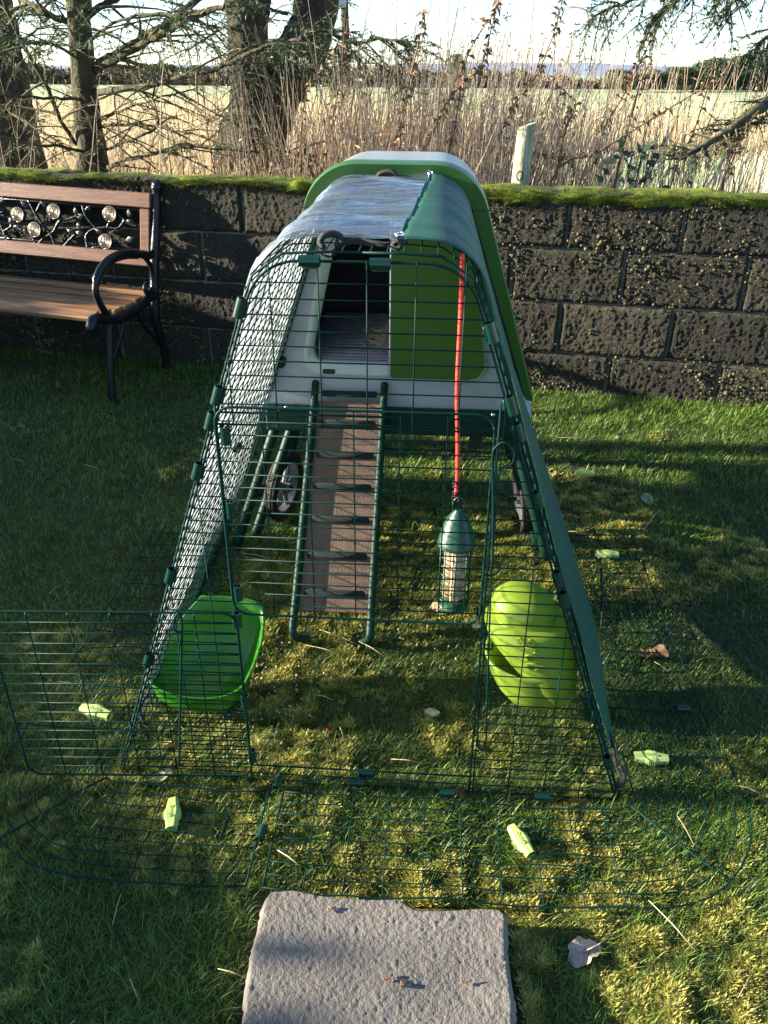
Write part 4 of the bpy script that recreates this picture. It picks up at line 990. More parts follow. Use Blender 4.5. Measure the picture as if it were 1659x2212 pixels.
# ================================================================== BENCH
b0 = Vector((-1.197, 3.306, 0)); BYAW = AL + R(2)
bench = empty('garden_bench', b0, -BYAW, label='wooden slatted garden bench with black cast iron rose back panel and scrolled arm', cat='bench')
bench.rotation_euler = (0, R(1.6), -BYAW)
def bobj(name, mb, mt, parent=None, **k): return obj(name, mb, mt, parent or bench, **k)
BL = 1.27
def bench_end(s):
    def q(d, z, ds=0): return Vector((s + ds, d, z))
    mb = MB()
    fr = mb
    path = smooth_path([q(.50, .0), q(.49, .10), q(.45, .24), q(.455, .35), q(.485, .50), q(.535, .66), q(.570, .80), q(.572, .83)], 5)
    n = len(path); fr.tube(path, [.016 + .004 * math.sin(i / n * 3.1) + (.006 if i > n - 6 else 0) for i in range(n)], 8, squash=1.3)
    fr.tube(smooth_path([q(.572, .815), q(.574, .835), q(.568, .85)], 4), [.02, .026, .026, .025, .024, .022, .02, .017, .006][:9], 10)
    fr.tube(smooth_path([q(.0, .0), q(.01, .12), q(.035, .25), q(.05, .34)], 5), [.016] * 16, 8)
    # seat rail curve with scroll front
    fr.tube(smooth_path([q(-.075, .335), q(-.085, .36), q(-.06, .385), q(.0, .375), (q(.12, .340)), q(.28, .345), q(.42, .37), q(.47, .36)], 5), [.012, .015, .018, .02] + [.022] * 40, 8)
    # arm: from post forward, curl, down to seat
    fr.tube(smooth_path([q(.548, .70), q(.53, .62), q(.47, .55), q(.38, .565), q(.25, .59), q(.12, .59), q(.03, .555), q(-.015, .50), q(.0, .44), q(.05, .37)], 6), [.009] * 12 + [.014] * 8 + [.017] * 20 + [.013] * 30, 8, squash=1.3)
    fr.tube(smooth_path([q(.38, .565), q(.44, .51), q(.455, .45), q(.44, .40), q(.39, .39), q(.375, .42), q(.40, .435)], 6), [.011] * 40, 8)
    # vine bracing beneath the seat
    fr.tube(smooth_path([q(.02, .10), q(.05, .19), q(.11, .25), q(.17, .33)], 5), .009, 7)
    fr.tube(smooth_path([q(.47, .12), q(.40, .19), q(.33, .25), q(.29, .33)], 5), .009, 7)
    for d_, z_ in ((.05, .19), (.11, .25), (.40, .19)): fr.tube([q(d_, z_ - .015), q(d_, z_), q(d_, z_ + .015)], [.006, .015, .006], 8)
    fr.tube([q(.0, .0), q(.0, .012)], .022, 10); fr.tube([q(.5, .0), q(.5, .012)], .022, 10)
    # trim tube radii list lengths
    return mb
_t = MB.tube
def tube_safe(self, pts, r, n=6, cap=True, squash=1.0):
    if isinstance(r, (list, tuple)) and len(r) != len(pts):
        r = list(r)[:len(pts)] + [r[-1]] * max(0, len(pts) - len(r))
    return _t(self, pts, r, n, cap, squash)
MB.tube = tube_safe
bobj('end_frame', bench_end(0), 'cast_iron'); bobj('end_frame', bench_end(-BL), 'cast_iron')
zs = [(-.035, .385), (.055, .375), (.145, .365), (.235, .362), (.325, .368), (.415, .378)]
for i, (d, z) in enumerate(zs):
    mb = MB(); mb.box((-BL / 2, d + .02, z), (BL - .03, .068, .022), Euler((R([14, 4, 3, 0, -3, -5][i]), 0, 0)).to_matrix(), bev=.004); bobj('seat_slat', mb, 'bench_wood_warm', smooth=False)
def backp(s, t): return Vector((s, .485 + (t - .5) * .22, t))   # t is height
def rail(z0, z1, nm):
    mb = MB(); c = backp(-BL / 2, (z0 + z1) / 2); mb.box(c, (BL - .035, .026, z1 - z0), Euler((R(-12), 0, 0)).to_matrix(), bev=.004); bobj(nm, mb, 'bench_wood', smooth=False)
rail(.735, .800, 'top_rail'); rail(.487, .547, 'lower_rail')
for s in (-.045, -BL + .045):
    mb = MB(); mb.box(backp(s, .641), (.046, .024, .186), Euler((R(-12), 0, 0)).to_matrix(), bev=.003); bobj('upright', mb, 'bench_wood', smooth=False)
# cast rose panel: map photo crop coordinates (zoom of the bench back) to the panel plane
org_b = b0.copy(); Rb = bench.rotation_euler.to_matrix()
def bp_(x, y):   # zoom crop px -> photo -> bench local on leaning back plane
    X_ = x * 700 / 1659 * .5486; Y_ = (680 + y * 560 / 1327) * .5486
    p0 = b0 + Rb @ backp(0, .64); nn = Rb @ Vector((0, -1, .22)).normalized()
    w_ = onpl(X_, Y_, p0, nn); return Rb.transposed() @ (w_ - b0)
pan = MB()
def vine(pts, r=.007): pan.tube(smooth_path([bp_(*p) for p in pts], 4), r, 7)
for L_ in ([(265, 255), (320, 360), (370, 450), (470, 570), (510, 660), (545, 720)], [(340, 700), (400, 620), (500, 550), (555, 455), (650, 430), (730, 400)], [(390, 265), (340, 370)], [(570, 720), (640, 640), (710, 570)],
          [(770, 300), (800, 400), (880, 500), (900, 520)], [(810, 750), (815, 680), (805, 590), (870, 530), (1000, 510), (1100, 520), (1160, 450), (1150, 430)], [(1000, 510), (1020, 470)], [(1060, 640), (1150, 650), (1220, 720), (1265, 800)],
          [(830, 745), (870, 700), (950, 690)], [(0, 470), (40, 560), (75, 670)], [(40, 545), (100, 510), (110, 480)], [(345, 700), (310, 610), (250, 570), (200, 530), (130, 500)], [(1150, 440), (1110, 390)], [(1160, 440), (1220, 480), (1285, 500)], [(800, 350), (840, 310)], [(955, 560), (910, 540)]): vine(L_)
pan_fr = [bp_(0, 235), bp_(1295, 330)]; 
pl = backp(-BL + .07, .727); prr = backp(-.07, .727); pan.tube([pl, prr], .006, 6); pan.tube([backp(-BL + .07, .555), backp(-.07, .555)], .006, 6)
for s_off in (-.62, ): # repeat of the vines further left on the panel
    for L_ in ([(265, 255), (320, 360), (370, 450), (470, 570), (545, 720)], [(340, 700), (500, 550), (555, 455), (730, 400)], [(770, 300), (880, 500)], [(810, 750), (805, 590), (1000, 510), (1160, 450)], [(1060, 640), (1220, 720)]):
        pan.tube(smooth_path([bp_(*p) + Vector((s_off, 0, 0)) for p in L_], 3), .007, 6)
pn = bobj('rose_panel', pan, 'cast_iron')
def castleaf(x, y, ang, L_=.05):
    mb = MB(); c = bp_(x, y); rot = Euler((R(-12), -ang, 0)).to_matrix()
    vs = []; fs = []
    for i in range(9):
        t = i / 8; w_ = math.sin(math.pi * t ** .8) * .30 * L_ * (1 + .12 * (i % 2))
        for q_, h in ((-1, .0), (0, -.006), (1, .0)): vs.append(c + rot @ Vector(((t - .5) * L_, h, q_ * w_)))
    for i in range(8):
        for q_ in range(2): a = i * 3 + q_; fs.append((a, a + 1, a + 4, a + 3))
    mb.add(vs, fs); bobj('leaf', mb, 'cast_iron', pn)
for x, y, a in ((100, 450, 1.5), (175, 520, -.5), (235, 300, -.6), (415, 300, -.7), (255, 560, -.8), (705, 360, 1.5), (735, 500, 1.5), (750, 410, .2), (670, 555, -.4), (755, 575, -.4), (820, 335, .8), (1205, 380, 1.4), (1225, 470, -.5), (1215, 625, .4), (940, 740, -.9), (930, 545, -.3), (20, 245, 1.2)): castleaf(x, y, a)
def rose(x, y, r):
    c = bp_(x, y) + Vector((0, -.006, 0)); rot = Euler((R(-12), 0, 0)).to_matrix(); mb = MB()
    mb.loft([[c + rot @ Vector((math.cos(a) * r * q, h, math.sin(a) * r * q)) for a in [k * math.pi / 10 for k in range(20)]] for q, h in ((1.0, .008), (1.0, 0), (.9, -.003), (.05, -.004))], True, True, True)
    ro = bobj('rose', mb, 'cast_iron', pn); 
    mb = MB()
    for q in (.9, .7, .5, .32, .15):
        mb.tube([c + rot @ Vector((math.cos(a + q * 5) * r * q * (1 + .05 * math.sin(3 * a)), -.006, math.sin(a + q * 5) * r * q)) for a in [k * math.pi / 9 for k in range(19)]], .0022, 5)
    mb.v and None
    o = bobj('rose_petals', mb, 'bronze', pn); return ro
for x, y in ((178, 390), (515, 360), (335, 530), (1035, 385), (995, 640)): rose(x, y, .036)
for x, y in ((178, 390), (515, 360), (995, 640)): 
    pass

# ================================================================== FENCE POST
pp = ony(1138, 265, 4.05); pz = [ony(1118, 262, 4.05), ony(1158, 268, 4.6)]
ph = pp.z; po = Vector((pp.x, 4.05, -.05)); mb = MB(); loops = []
for i in range(9):
    t = i / 8; loops.append([Vector((math.cos(a) * .041 * (1 + .04 * math.sin(3 * a + i)) - (1 - t) * .035 + .0, math.sin(a) * .043, t * (ph + .05 - .01) + (.012 * math.cos(a) if i == 8 else 0))) for a in [k * math.pi / 9 for k in range(18)]])
mb.loft(loops, True, True, True); po_o = obj('fence_post', mb, 'postwood', None, at=po, sharp=50)
tag(po_o, 'weathered round wooden fence post standing just behind the mossy wall', 'fence post')
mb = MB(); mb.tube([(-.02 + math.cos(a) * .014, -.05, ph - .17 + math.sin(a) * .02) for a in [k * .6 for k in range(12)]], .003, 5)
obj('knot', mb, 'bark', po_o)

# ================================================================== TREES
def needles(mb_pts, name, parent, mt='needle', L=.02, rng=RNG):
    """mb_pts: list of (pos, dir) -> small needle leaflets"""
    P = np.array([p for p, d in mb_pts]); D = np.array([d for p, d in mb_pts]); n_ = len(P)
    per = 3; P = np.repeat(P, per, 0); D = np.repeat(D, per, 0); n_ *= per
    rnd = rng.normal(0, 1, (n_, 3)); d = D * .9 + rnd * .55; d /= np.linalg.norm(d, axis=1)[:, None]
    P = P + D * rng.uniform(-.5, .5, n_)[:, None] * L * 2
    s = np.cross(d, rng.normal(0, 1, (n_, 3))); s /= np.linalg.norm(s, axis=1)[:, None] + 1e-9
    LL = L * rng.uniform(.6, 1.3, n_)[:, None]; wdt = LL * .16
    V = np.stack([P - s * wdt, P + s * wdt, P + d * LL], 1).reshape(-1, 3); F = np.arange(n_ * 3).reshape(-1, 3)
    o = npmesh(name, V, F, mt, np.repeat(np.clip(rng.normal(.3, .25, n_), 0, 1), 3), parent=parent); o['kind'] = 'stuff'; return o
class TreeB:
    def __init__(s, org): s.org = Vector(org); s.tw = MB(); s.nd = []
    def w(s, p): return Vector(p) - s.org
    def branch(s, root, pts, r0, r1, twigs=14, tl=.35, green=.5, droop=.25, rnd=None, matn='bark_moss', seed=1, tufts=1.0):
        rnd = random.Random(seed); path = smooth_path([s.w(p) for p in pts], 5); n = len(path); jit = [Vector((rnd.uniform(-1, 1), rnd.uniform(-1, 1), rnd.uniform(-1, 1))) * .006 for _ in path]
        path = [p + j for p, j in zip(path, jit)]
        mb = MB(); mb.tube(path, [r0 + (r1 - r0) * i / (n - 1) for i in range(n)], 8); obj('branch', mb, matn, root)
        twigs = int(twigs * .75)
        for k in range(twigs):
            t = .12 + .88 * (k + rnd.random()) / twigs; i = min(int(t * (n - 1)), n - 2); p = path[i]; d = (path[i + 1] - path[i]).normalized()
            side = d.cross(Vector((rnd.uniform(-.5, .5), rnd.uniform(-.8, .8), 1))).normalized() * (1 if k % 2 else -1)
            L = tl * rnd.uniform(.5, 1.2) * (1.15 - .5 * t)
            dd = (d * rnd.uniform(.3, .9) + side * rnd.uniform(.5, 1) + Vector((0, 0, rnd.uniform(-.5, .35)))).normalized()
            g = rnd.random() < green; tp = [p]; cur = dd
            for q in range(6): cur = (cur + Vector((0, 0, -droop * .2)) + Vector((rnd.uniform(-.12, .12), rnd.uniform(-.12, .12), rnd.uniform(-.1, .1)))).normalized(); tp.append(tp[-1] + cur * L / 6)
            s.tw.tube(tp, [max(.0012, r1 * .6 + .0025) * (1 - .13 * q) for q in range(7)], 4, cap=False)
            for q in range(1, 7):
                for z_ in range(2):
                    if rnd.random() < .75:
                        c2 = (cur * .6 + Vector((rnd.uniform(-1, 1), rnd.uniform(-1, 1), rnd.uniform(-.8, .5)))).normalized(); l2 = L * rnd.uniform(.15, .38)
                        s.tw.tube([tp[q], tp[q] + c2 * l2 * .5 + Vector((0, 0, .004)), tp[q] + c2 * l2], [.0014, .0012, .0008], 3, cap=False)
                        if g:
                            for m_ in range(int(4 * tufts)): s.nd.append((tp[q] + c2 * l2 * rnd.random(), c2))
                if g:
                    for m_ in range(int(2.5 * tufts)): s.nd.append((tp[q], cur))
    def finish(s, root, L=.02):
        o = obj('twigs', s.tw, 'twig', root); o['kind'] = 'stuff'
        if s.nd: needles(s.nd, 'foliage', root, L=L)
def trunk(root, org, pts, rs, matn='bark', nm='trunk'):
    path = smooth_path([Vector(p) - Vector(org) for p in pts], 6); n = len(path); rr_ = []
    for i in range(n):
        t = i / (n - 1) * (len(rs) - 1); k = min(int(t), len(rs) - 2); rr_.append(rs[k] + (rs[k + 1] - rs[k]) * (t - k))
    mb = MB(); mb.tube(path, rr_, 20)
    V = np.array(mb.v); d = (fbm(V[:, 0] * 22 + V[:, 1] * 22, V[:, 2] * 5, 3, 400) - .5)
    c = np.repeat(np.array([tuple(p) for p in path]), 20, 0); d2 = (fbm(V[:, 0] * 60 + V[:, 1] * 60, V[:, 2] * 14, 2, 402) - .5); V = V + (V - c) * (d * .40 + d2 * .22)[:, None]; mb.v = [tuple(p) for p in V]
    return obj(nm, mb, matn, root)
def Y(x, y, d): return ony(x, y, d)
# left spruce with forking limbs
o1 = Y(205, 360, 5.4); o1.z = -.05
t1 = empty('spruce_tree', o1, label='slim dark spruce with bare mossy limbs behind the wall, nearest the bench back', cat='tree', group=None)
trunk(t1, o1, [o1 + Vector((.02, 0, 0)), Y(207, 400, 5.4), Y(200, 330, 5.4), Y(190, 260, 5.4), Y(183, 180, 5.4), Y(174, 80, 5.4), Y(163, -40, 5.4), Y(150, -190, 5.4), Y(140, -600, 5.4), Y(150, -1300, 5.4)], [.13, .105, .085, .08, .075, .07, .065, .055, .045, .015], 'bark_moss')
tb = TreeB(o1); D = 5.4
tb.branch(t1, [Y(200, 150, D), Y(235, 128, D + .1), Y(285, 98, D + .2), Y(350, 60, D + .2), Y(395, 25, D + .3), Y(470, -40, D + .3)], .035, .018, 16, .45, .35, seed=1)
tb.branch(t1, [Y(200, 155, D), Y(285, 108, D - .2), Y(350, 72, D - .4), Y(420, 38, D - .5), Y(480, 15, D - .6), Y(540, -20, D - .7)], .022, .009, 20, .45, .5, seed=2)
tb.branch(t1, [Y(203, 201, D), Y(240, 196, D - .2), Y(290, 191, D - .5), Y(350, 178, D - .7), Y(425, 158, D - .9), Y(500, 135, D - 1), Y(560, 105, D - 1.1), Y(610, 95, D - 1.1)], .020, .007, 24, .5, .45, seed=3)
tb.branch(t1, [Y(178, 45, D), Y(215, 15, D), Y(260, -5, D), Y(330, -30, D)], .022, .012, 14, .5, .6, seed=4)
tb.branch(t1, [Y(170, 50, D), Y(120, 38, D), Y(80, 18, D), Y(40, -5, D + .2), Y(-20, -25, D + .3)], .020, .010, 16, .45, .6, seed=5)
tb.branch(t1, [Y(168, 315, D), Y(130, 260, D - .1), Y(105, 195, D - .2), Y(52, 100, D - .3), Y(8, 0, D - .4), Y(-10, -60, D - .4)], .013, .010, 14, .4, .1, seed=6)
tb.branch(t1, [Y(225, 365, D), Y(265, 348, D - .3), Y(330, 332, D - .5), Y(400, 315, D - .7), Y(430, 318, D - .8), Y(560, 330, D - .9)], .014, .005, 22, .4, .3, seed=7)
tb.branch(t1, [Y(215, 272, D), Y(280, 268, D - .3), Y(350, 275, D - .5), Y(440, 295, D - .7)], .011, .004, 20, .4, .1, seed=8)
tb.branch(t1, [Y(210, 262, D), Y(260, 240, D - .3), Y(330, 215, D - .5), Y(430, 190, D - .7)], .009, .003, 18, .45, .1, seed=9)
tb.branch(t1, [Y(215, 330, D), Y(290, 300, D - .2), Y(340, 270, D - .3), Y(330, 200, D - .3), Y(355, 160, D - .3)], .009, .004, 16, .35, .1, seed=10)
tb.branch(t1, [Y(190, 330, D), Y(120, 315, D - .3), Y(60, 310, D - .5), Y(0, 290, D - .6), Y(-60, 260, D - .6)], .010, .004, 22, .45, .15, seed=11)
tb.branch(t1, [Y(185, 215, D), Y(120, 212, D - .3), Y(50, 208, D - .5), Y(-30, 200, D - .6)], .010, .004, 18, .4, .2, seed=12)
tb.branch(t1, [Y(175, 110, D), Y(230, 60, D - .4), Y(310, 30, D - .6), Y(400, 40, D - .8), Y(470, 60, D - .9)], .010, .004, 20, .5, .7, seed=13)
tb.branch(t1, [Y(175, 130, D), Y(110, 95, D - .4), Y(60, 90, D - .6), Y(0, 60, D - .8)], .010, .004, 18, .45, .6, seed=14)
for k_, yy_ in enumerate((-180, -320, -450, -600, -800)):
    tb.branch(t1, [Y(150, yy_, 5.4), Y(150 + 160, yy_ - 60, 5.2), Y(150 + 330, yy_ - 70, 5.0)], .016, .004, 22, .4, .8, seed=60 + k_)
    tb.branch(t1, [Y(150, yy_ - 50, 5.4), Y(0, yy_ - 120, 5.2), Y(-150, yy_ - 130, 5.0)], .016, .004, 22, .4, .8, seed=70 + k_)
tb.finish(t1)
# big forked tree in the middle
D = 6.6; o2 = Y(545, 330, D); o2.z = -.05
t2 = empty('forked_tree', o2, label='thick dark trunk forking into two leaning stems behind the wall, left of the coop roof', cat='tree')
trunk(t2, o2, [o2 + Vector((-.1, 0, 0)), Y(520, 325, D), Y(538, 270, D), Y(545, 200, D), Y(538, 120, D), Y(535, 60, D), Y(534, 0, D), Y(530, -120, D), Y(515, -500, D), Y(500, -1100, D)], [.26, .20, .17, .155, .15, .14, .145, .13, .10, .03])
trunk(t2, o2, [o2 + Vector((.05, .05, .0)), Y(562, 320, D + .1), Y(578, 260, D + .1), Y(600, 200, D + .1), Y(632, 140, D + .1), Y(665, 80, D + .1), Y(680, 30, D + .1), Y(688, -20, D + .1), Y(700, -120, D + .1), Y(740, -450, D + .2), Y(760, -1000, D + .2)], [.25, .20, .18, .17, .17, .165, .15, .145, .14, .10, .03])
tb = TreeB(o2)
tb.branch(t2, [Y(620, 30, D), Y(600, 25, D - .2), Y(575, 18, D - .3), Y(540, 5, D - .4)], .014, .006, 8, .3, .7, seed=21)
tb.branch(t2, [Y(600, 110, D - .2), Y(640, 85, D - .8), Y(700, 68, D - 1.1), Y(760, 92, D - 1.4), Y(830, 85, D - 1.6), Y(880, 98, D - 1.6)], .018, .005, 34, .42, 1.0, seed=22, tufts=1.6)
tb.branch(t2, [Y(545, 150, D - .2), Y(560, 110, D - .8), Y(600, 90, D - 1.1), Y(660, 95, D - 1.4), Y(700, 110, D - 1.4)], .015, .005, 30, .42, 1.0, seed=23, tufts=1.6)
tb.branch(t2, [Y(510, 60, D), Y(480, 62, D - .3), Y(440, 85, D - .5), Y(400, 110, D - .6)], .012, .004, 18, .4, .5, seed=24)
tb.branch(t2, [Y(535, 150, D - .2), Y(520, 175, D - .6), Y(500, 220, D - .8), Y(470, 260, D - .9)], .008, .003, 14, .3, .3, seed=25)
tb.branch(t2, [Y(590, 225, D - .2), Y(560, 240, D - .6), Y(530, 270, D - .8), Y(560, 300, D - .9)], .007, .003, 12, .25, .6, seed=26)
tb.branch(t2, [Y(560, 300, D - .2), Y(590, 318, D - .9), Y(640, 335, D - 1.2), Y(680, 350, D - 1.3)], .009, .004, 18, .3, .7, seed=27)
tb.finish(t2)
# trunk at the left edge
D = 6.8; o3 = Y(20, 330, D); o3.z = -.05
t3 = empty('pine_tree', o3, label='broad rough barked trunk cut off by the left edge of the view', cat='tree')
trunk(t3, o3, [o3, Y(22, 280, D), Y(8, 200, D), Y(-10, 110, D), Y(-22, 40, D), Y(-35, -80, D), Y(-60, -500, D), Y(-50, -1200, D)], [.28, .20, .185, .18, .17, .16, .11, .03])
tb = TreeB(o3)
tb.branch(t3, [Y(0, 130, D), Y(60, 75, D - .4), Y(110, 60, D - .6), Y(150, 80, D - .8)], .012, .004, 22, .45, .8, seed=31)
tb.branch(t3, [Y(10, 240, D), Y(50, 260, D - .5), Y(100, 290, D - .7), Y(140, 320, D - .8)], .010, .004, 22, .4, .3, seed=32)
tb.branch(t3, [Y(0, 30, D), Y(60, 15, D - .4), Y(130, 0, D - .6)], .012, .004, 18, .45, .9, seed=33)
tb.finish(t3)
# tree off to the right whose sprays hang into view
D = 4.7; o4 = Vector((3.35, 4.7, -.05))
t4 = empty('larch_tree', o4, label='mossy tree at the right edge with drooping sprays of blue green foliage', cat='tree')
trunk(t4, o4, [o4, o4 + Vector((0, 0, 1)), o4 + Vector((-.05, 0, 2)), o4 + Vector((0, 0, 3.2))], [.16, .13, .11, .08], 'bark_moss')
tb = TreeB(o4); TP = o4 + Vector((-.05, 0, 2.2))
tb.branch(t4, [TP, Y(1760, -60, D), Y(1560, -45, D - .1), Y(1420, -20, D - .2), Y(1330, 15, D - .2), Y(1275, 35, D - .2)], .018, .004, 40, .30, .85, seed=41, droop=.8)
tb.branch(t4, [TP, Y(1760, -60, D), Y(1640, -60, D - .1), Y(1500, -20, D - .2), Y(1440, 20, D - .2), Y(1400, 60, D - .2)], .018, .004, 40, .28, .85, seed=42, droop=.8)
tb.branch(t4, [TP, Y(1740, 30, D), Y(1690, 60, D - .1), Y(1650, 85, D - .2), Y(1620, 115, D - .2)], .014, .004, 26, .25, .9, seed=43, droop=.6)
tb.branch(t4, [TP + Vector((0, 0, .3)), Y(1640, -60, D), Y(1590, 0, D - .1), Y(1560, 40, D - .2)], .014, .003, 24, .25, .6, seed=44, droop=.6)
tb.branch(t4, [o4 + Vector((0, 0, 1.15)), Y(1720, 205, D), Y(1660, 225, D - .3), Y(1610, 256, D - .4), Y(1550, 298, D - .5), Y(1500, 328, D - .6), Y(1460, 345, D - .6)], .040, .006, 50, .22, .25, seed=45)
tb.branch(t4, [o4 + Vector((0, 0, 1.0)), Y(1700, 255, D), Y(1640, 265, D - .3), Y(1580, 290, D - .4), Y(1540, 325, D - .5)], .016, .004, 30, .22, .5, seed=46)
tb.finish(t4, L=.016)

# ================================================================== REEDS, DRY GRASS, STUBBLE
def stalks(N, xr, yr, hr, r0, name, label, lean_r=.18, leaf_p=.35, seed=5, xbias=None):
    rng = np.random.default_rng(seed); x = rng.uniform(*xr, N) if xbias is None else xbias(rng, N); y = rng.uniform(yr[0], yr[1], N)
    h = rng.uniform(hr[0], hr[1], N) * (0.75 + .35 * rng.random(N)); segs = 7; sd = 3
    lx = rng.normal(.06, lean_r, N); ly = rng.normal(0, lean_r * .7, N); cx = rng.normal(0, .03, N)
    z0 = -.05; rows = []
    ph = rng.uniform(0, 6, N)
    for k in range(segs + 1):
        t = k / segs; c = np.stack([x + lx * h * t + .012 * np.sin(t * 9 + ph) + cx * t * t * h, y + ly * h * t, z0 + h * t * (1 - .04 * t)], 1); rr_ = r0 * (1 - .75 * t) * (.7 + .6 * ((ph * 7) % 1))
        for q in range(sd): a = q * 2.094; rows.append(c + np.stack([rr_ * np.cos(a), rr_ * np.sin(a), 0 * rr_], 1))
    K = (segs + 1) * sd; V = np.stack(rows, 1).reshape(-1, 3); b = (np.arange(N) * K)[:, None]; T = []
    for k in range(segs):
        for q in range(sd): q2 = (q + 1) % sd; i0 = k * sd; T += [b + [i0 + q, i0 + q2, i0 + sd + q2], b + [i0 + q, i0 + sd + q2, i0 + sd + q]]
    F = np.stack(T, 1).reshape(-1, 3); tint = np.repeat(np.clip(rng.normal(.5, .33, N), 0, 1), K)
    # dry leaf scraps
    M_ = int(N * 6 * leaf_p); ii = rng.integers(0, N, M_); t = rng.random(M_) ** .6
    P = np.stack([x[ii] + lx[ii] * h[ii] * t, y[ii] + ly[ii] * h[ii] * t, z0 + h[ii] * t], 1); d = rng.normal(0, 1, (M_, 3)); d[:, 2] = -np.abs(d[:, 2]) * .6; d /= np.linalg.norm(d, axis=1)[:, None]
    s = np.cross(d, rng.normal(0, 1, (M_, 3))); s /= np.linalg.norm(s, axis=1)[:, None]; LL = rng.uniform(.015, .05, M_)[:, None]
    V2 = np.stack([P, P + d * LL * .5 + s * LL * .16, P + d * LL, P + d * LL * .5 - s * LL * .16], 1).reshape(-1, 3); j = (np.arange(M_) * 4)[:, None] + len(V)
    F2 = np.concatenate([j + [0, 1, 2], j + [0, 2, 3]]); t2_ = np.repeat(np.clip(rng.normal(.25, .3, M_), 0, 1), 4)
    o = npmesh(name, np.concatenate([V, V2]), np.concatenate([F, F2]), 'reed', np.concatenate([tint, t2_])); tag(o, label, 'reeds', kind='stuff')
stalks(950, (-1.0, 1.9), (4.3, 7.2), (.95, 1.6), .0065, 'reeds', 'dense stand of pale dead weed stalks behind the wall', xbias=lambda r, n: np.clip(r.normal(.35, .75, n), -1.3, 2.6))
stalks(420, (-2.5, 4.0), (4.3, 8.5), (.7, 1.45), .0062, 'reeds', 'scattered pale dead weed stalks further along the wall')
stalks(750, (-.9, 2.2), (4.4, 7.5), (1.1, 1.75), .0062, 'reeds', 'tall pale dead stalks behind the coop', xbias=lambda r, n: np.clip(r.normal(.3, .6, n), -1.1, 2.2), seed=15)
stalks(160, (-.3, 2.6), (4.4, 6.5), (1.5, 2.0), .0050, 'reeds', 'tallest thin dead weed stalks rising against the sky', lean_r=.14, leaf_p=.5, seed=9)
def band(N, xr, yr, Lr, wr, mt, name, label, cat, seed, lean=(.2, 1.0), tm=.5):
    rng = np.random.default_rng(seed); x = rng.uniform(*xr, N); u = rng.random(N); y = yr[0] + (yr[1] - yr[0]) * u ** 1.5
    x = x * (y / yr[0]) ** .7; cl = fbm(x * .8, y * .8, 3, seed)
    L = rng.uniform(*Lr, N) * (.5 + cl); sc = (y / yr[0]) ** .6
    V, F, T = blades(np.stack([x, y], 1), np.zeros(N) - .06, L, rng.uniform(*wr, N) * sc, rng.uniform(*lean, N), np.clip(rng.normal(tm, .3, N) + (cl - .5) * 1.2, 0, 1), 3, rng=rng)
    o = npmesh(name, V, F, mt, T); tag(o, label, cat, kind='stuff')
band(34000, (-4.6, -.3), (5.6, 26), (.45, 1.15), (.004, .010), 'drygrass', 'dry_grass', 'tall bleached dry grass on the left beyond the wall', 'grass', 501)
band(6000, (-3.4, .2), (4.3, 6), (.15, .75), (.003, .006), 'drygrass', 'dry_grass', 'tangle of dead grass right behind the wall on the left', 'grass', 502, (.4, 1.2), .3)
band(5000, (-.3, 3.6), (4.3, 6), (.15, .6), (.003, .006), 'drygrass', 'dry_grass', 'dead grass tangle behind the wall on the right', 'grass', 503, (.4, 1.2), .3)
band(45000, (-5, 6), (9, 70), (.10, .32), (.012, .022), 'stubble', 'stubble', 'mixed green and straw stubble across the field', 'field crop', 504, (.3, 1.2), .45)
band(7000, (-8, 9), (16, 21), (.6, 1.2), (.012, .02), 'drygrass', 'dry_grass', 'pale grass line out in the field', 'grass', 505)
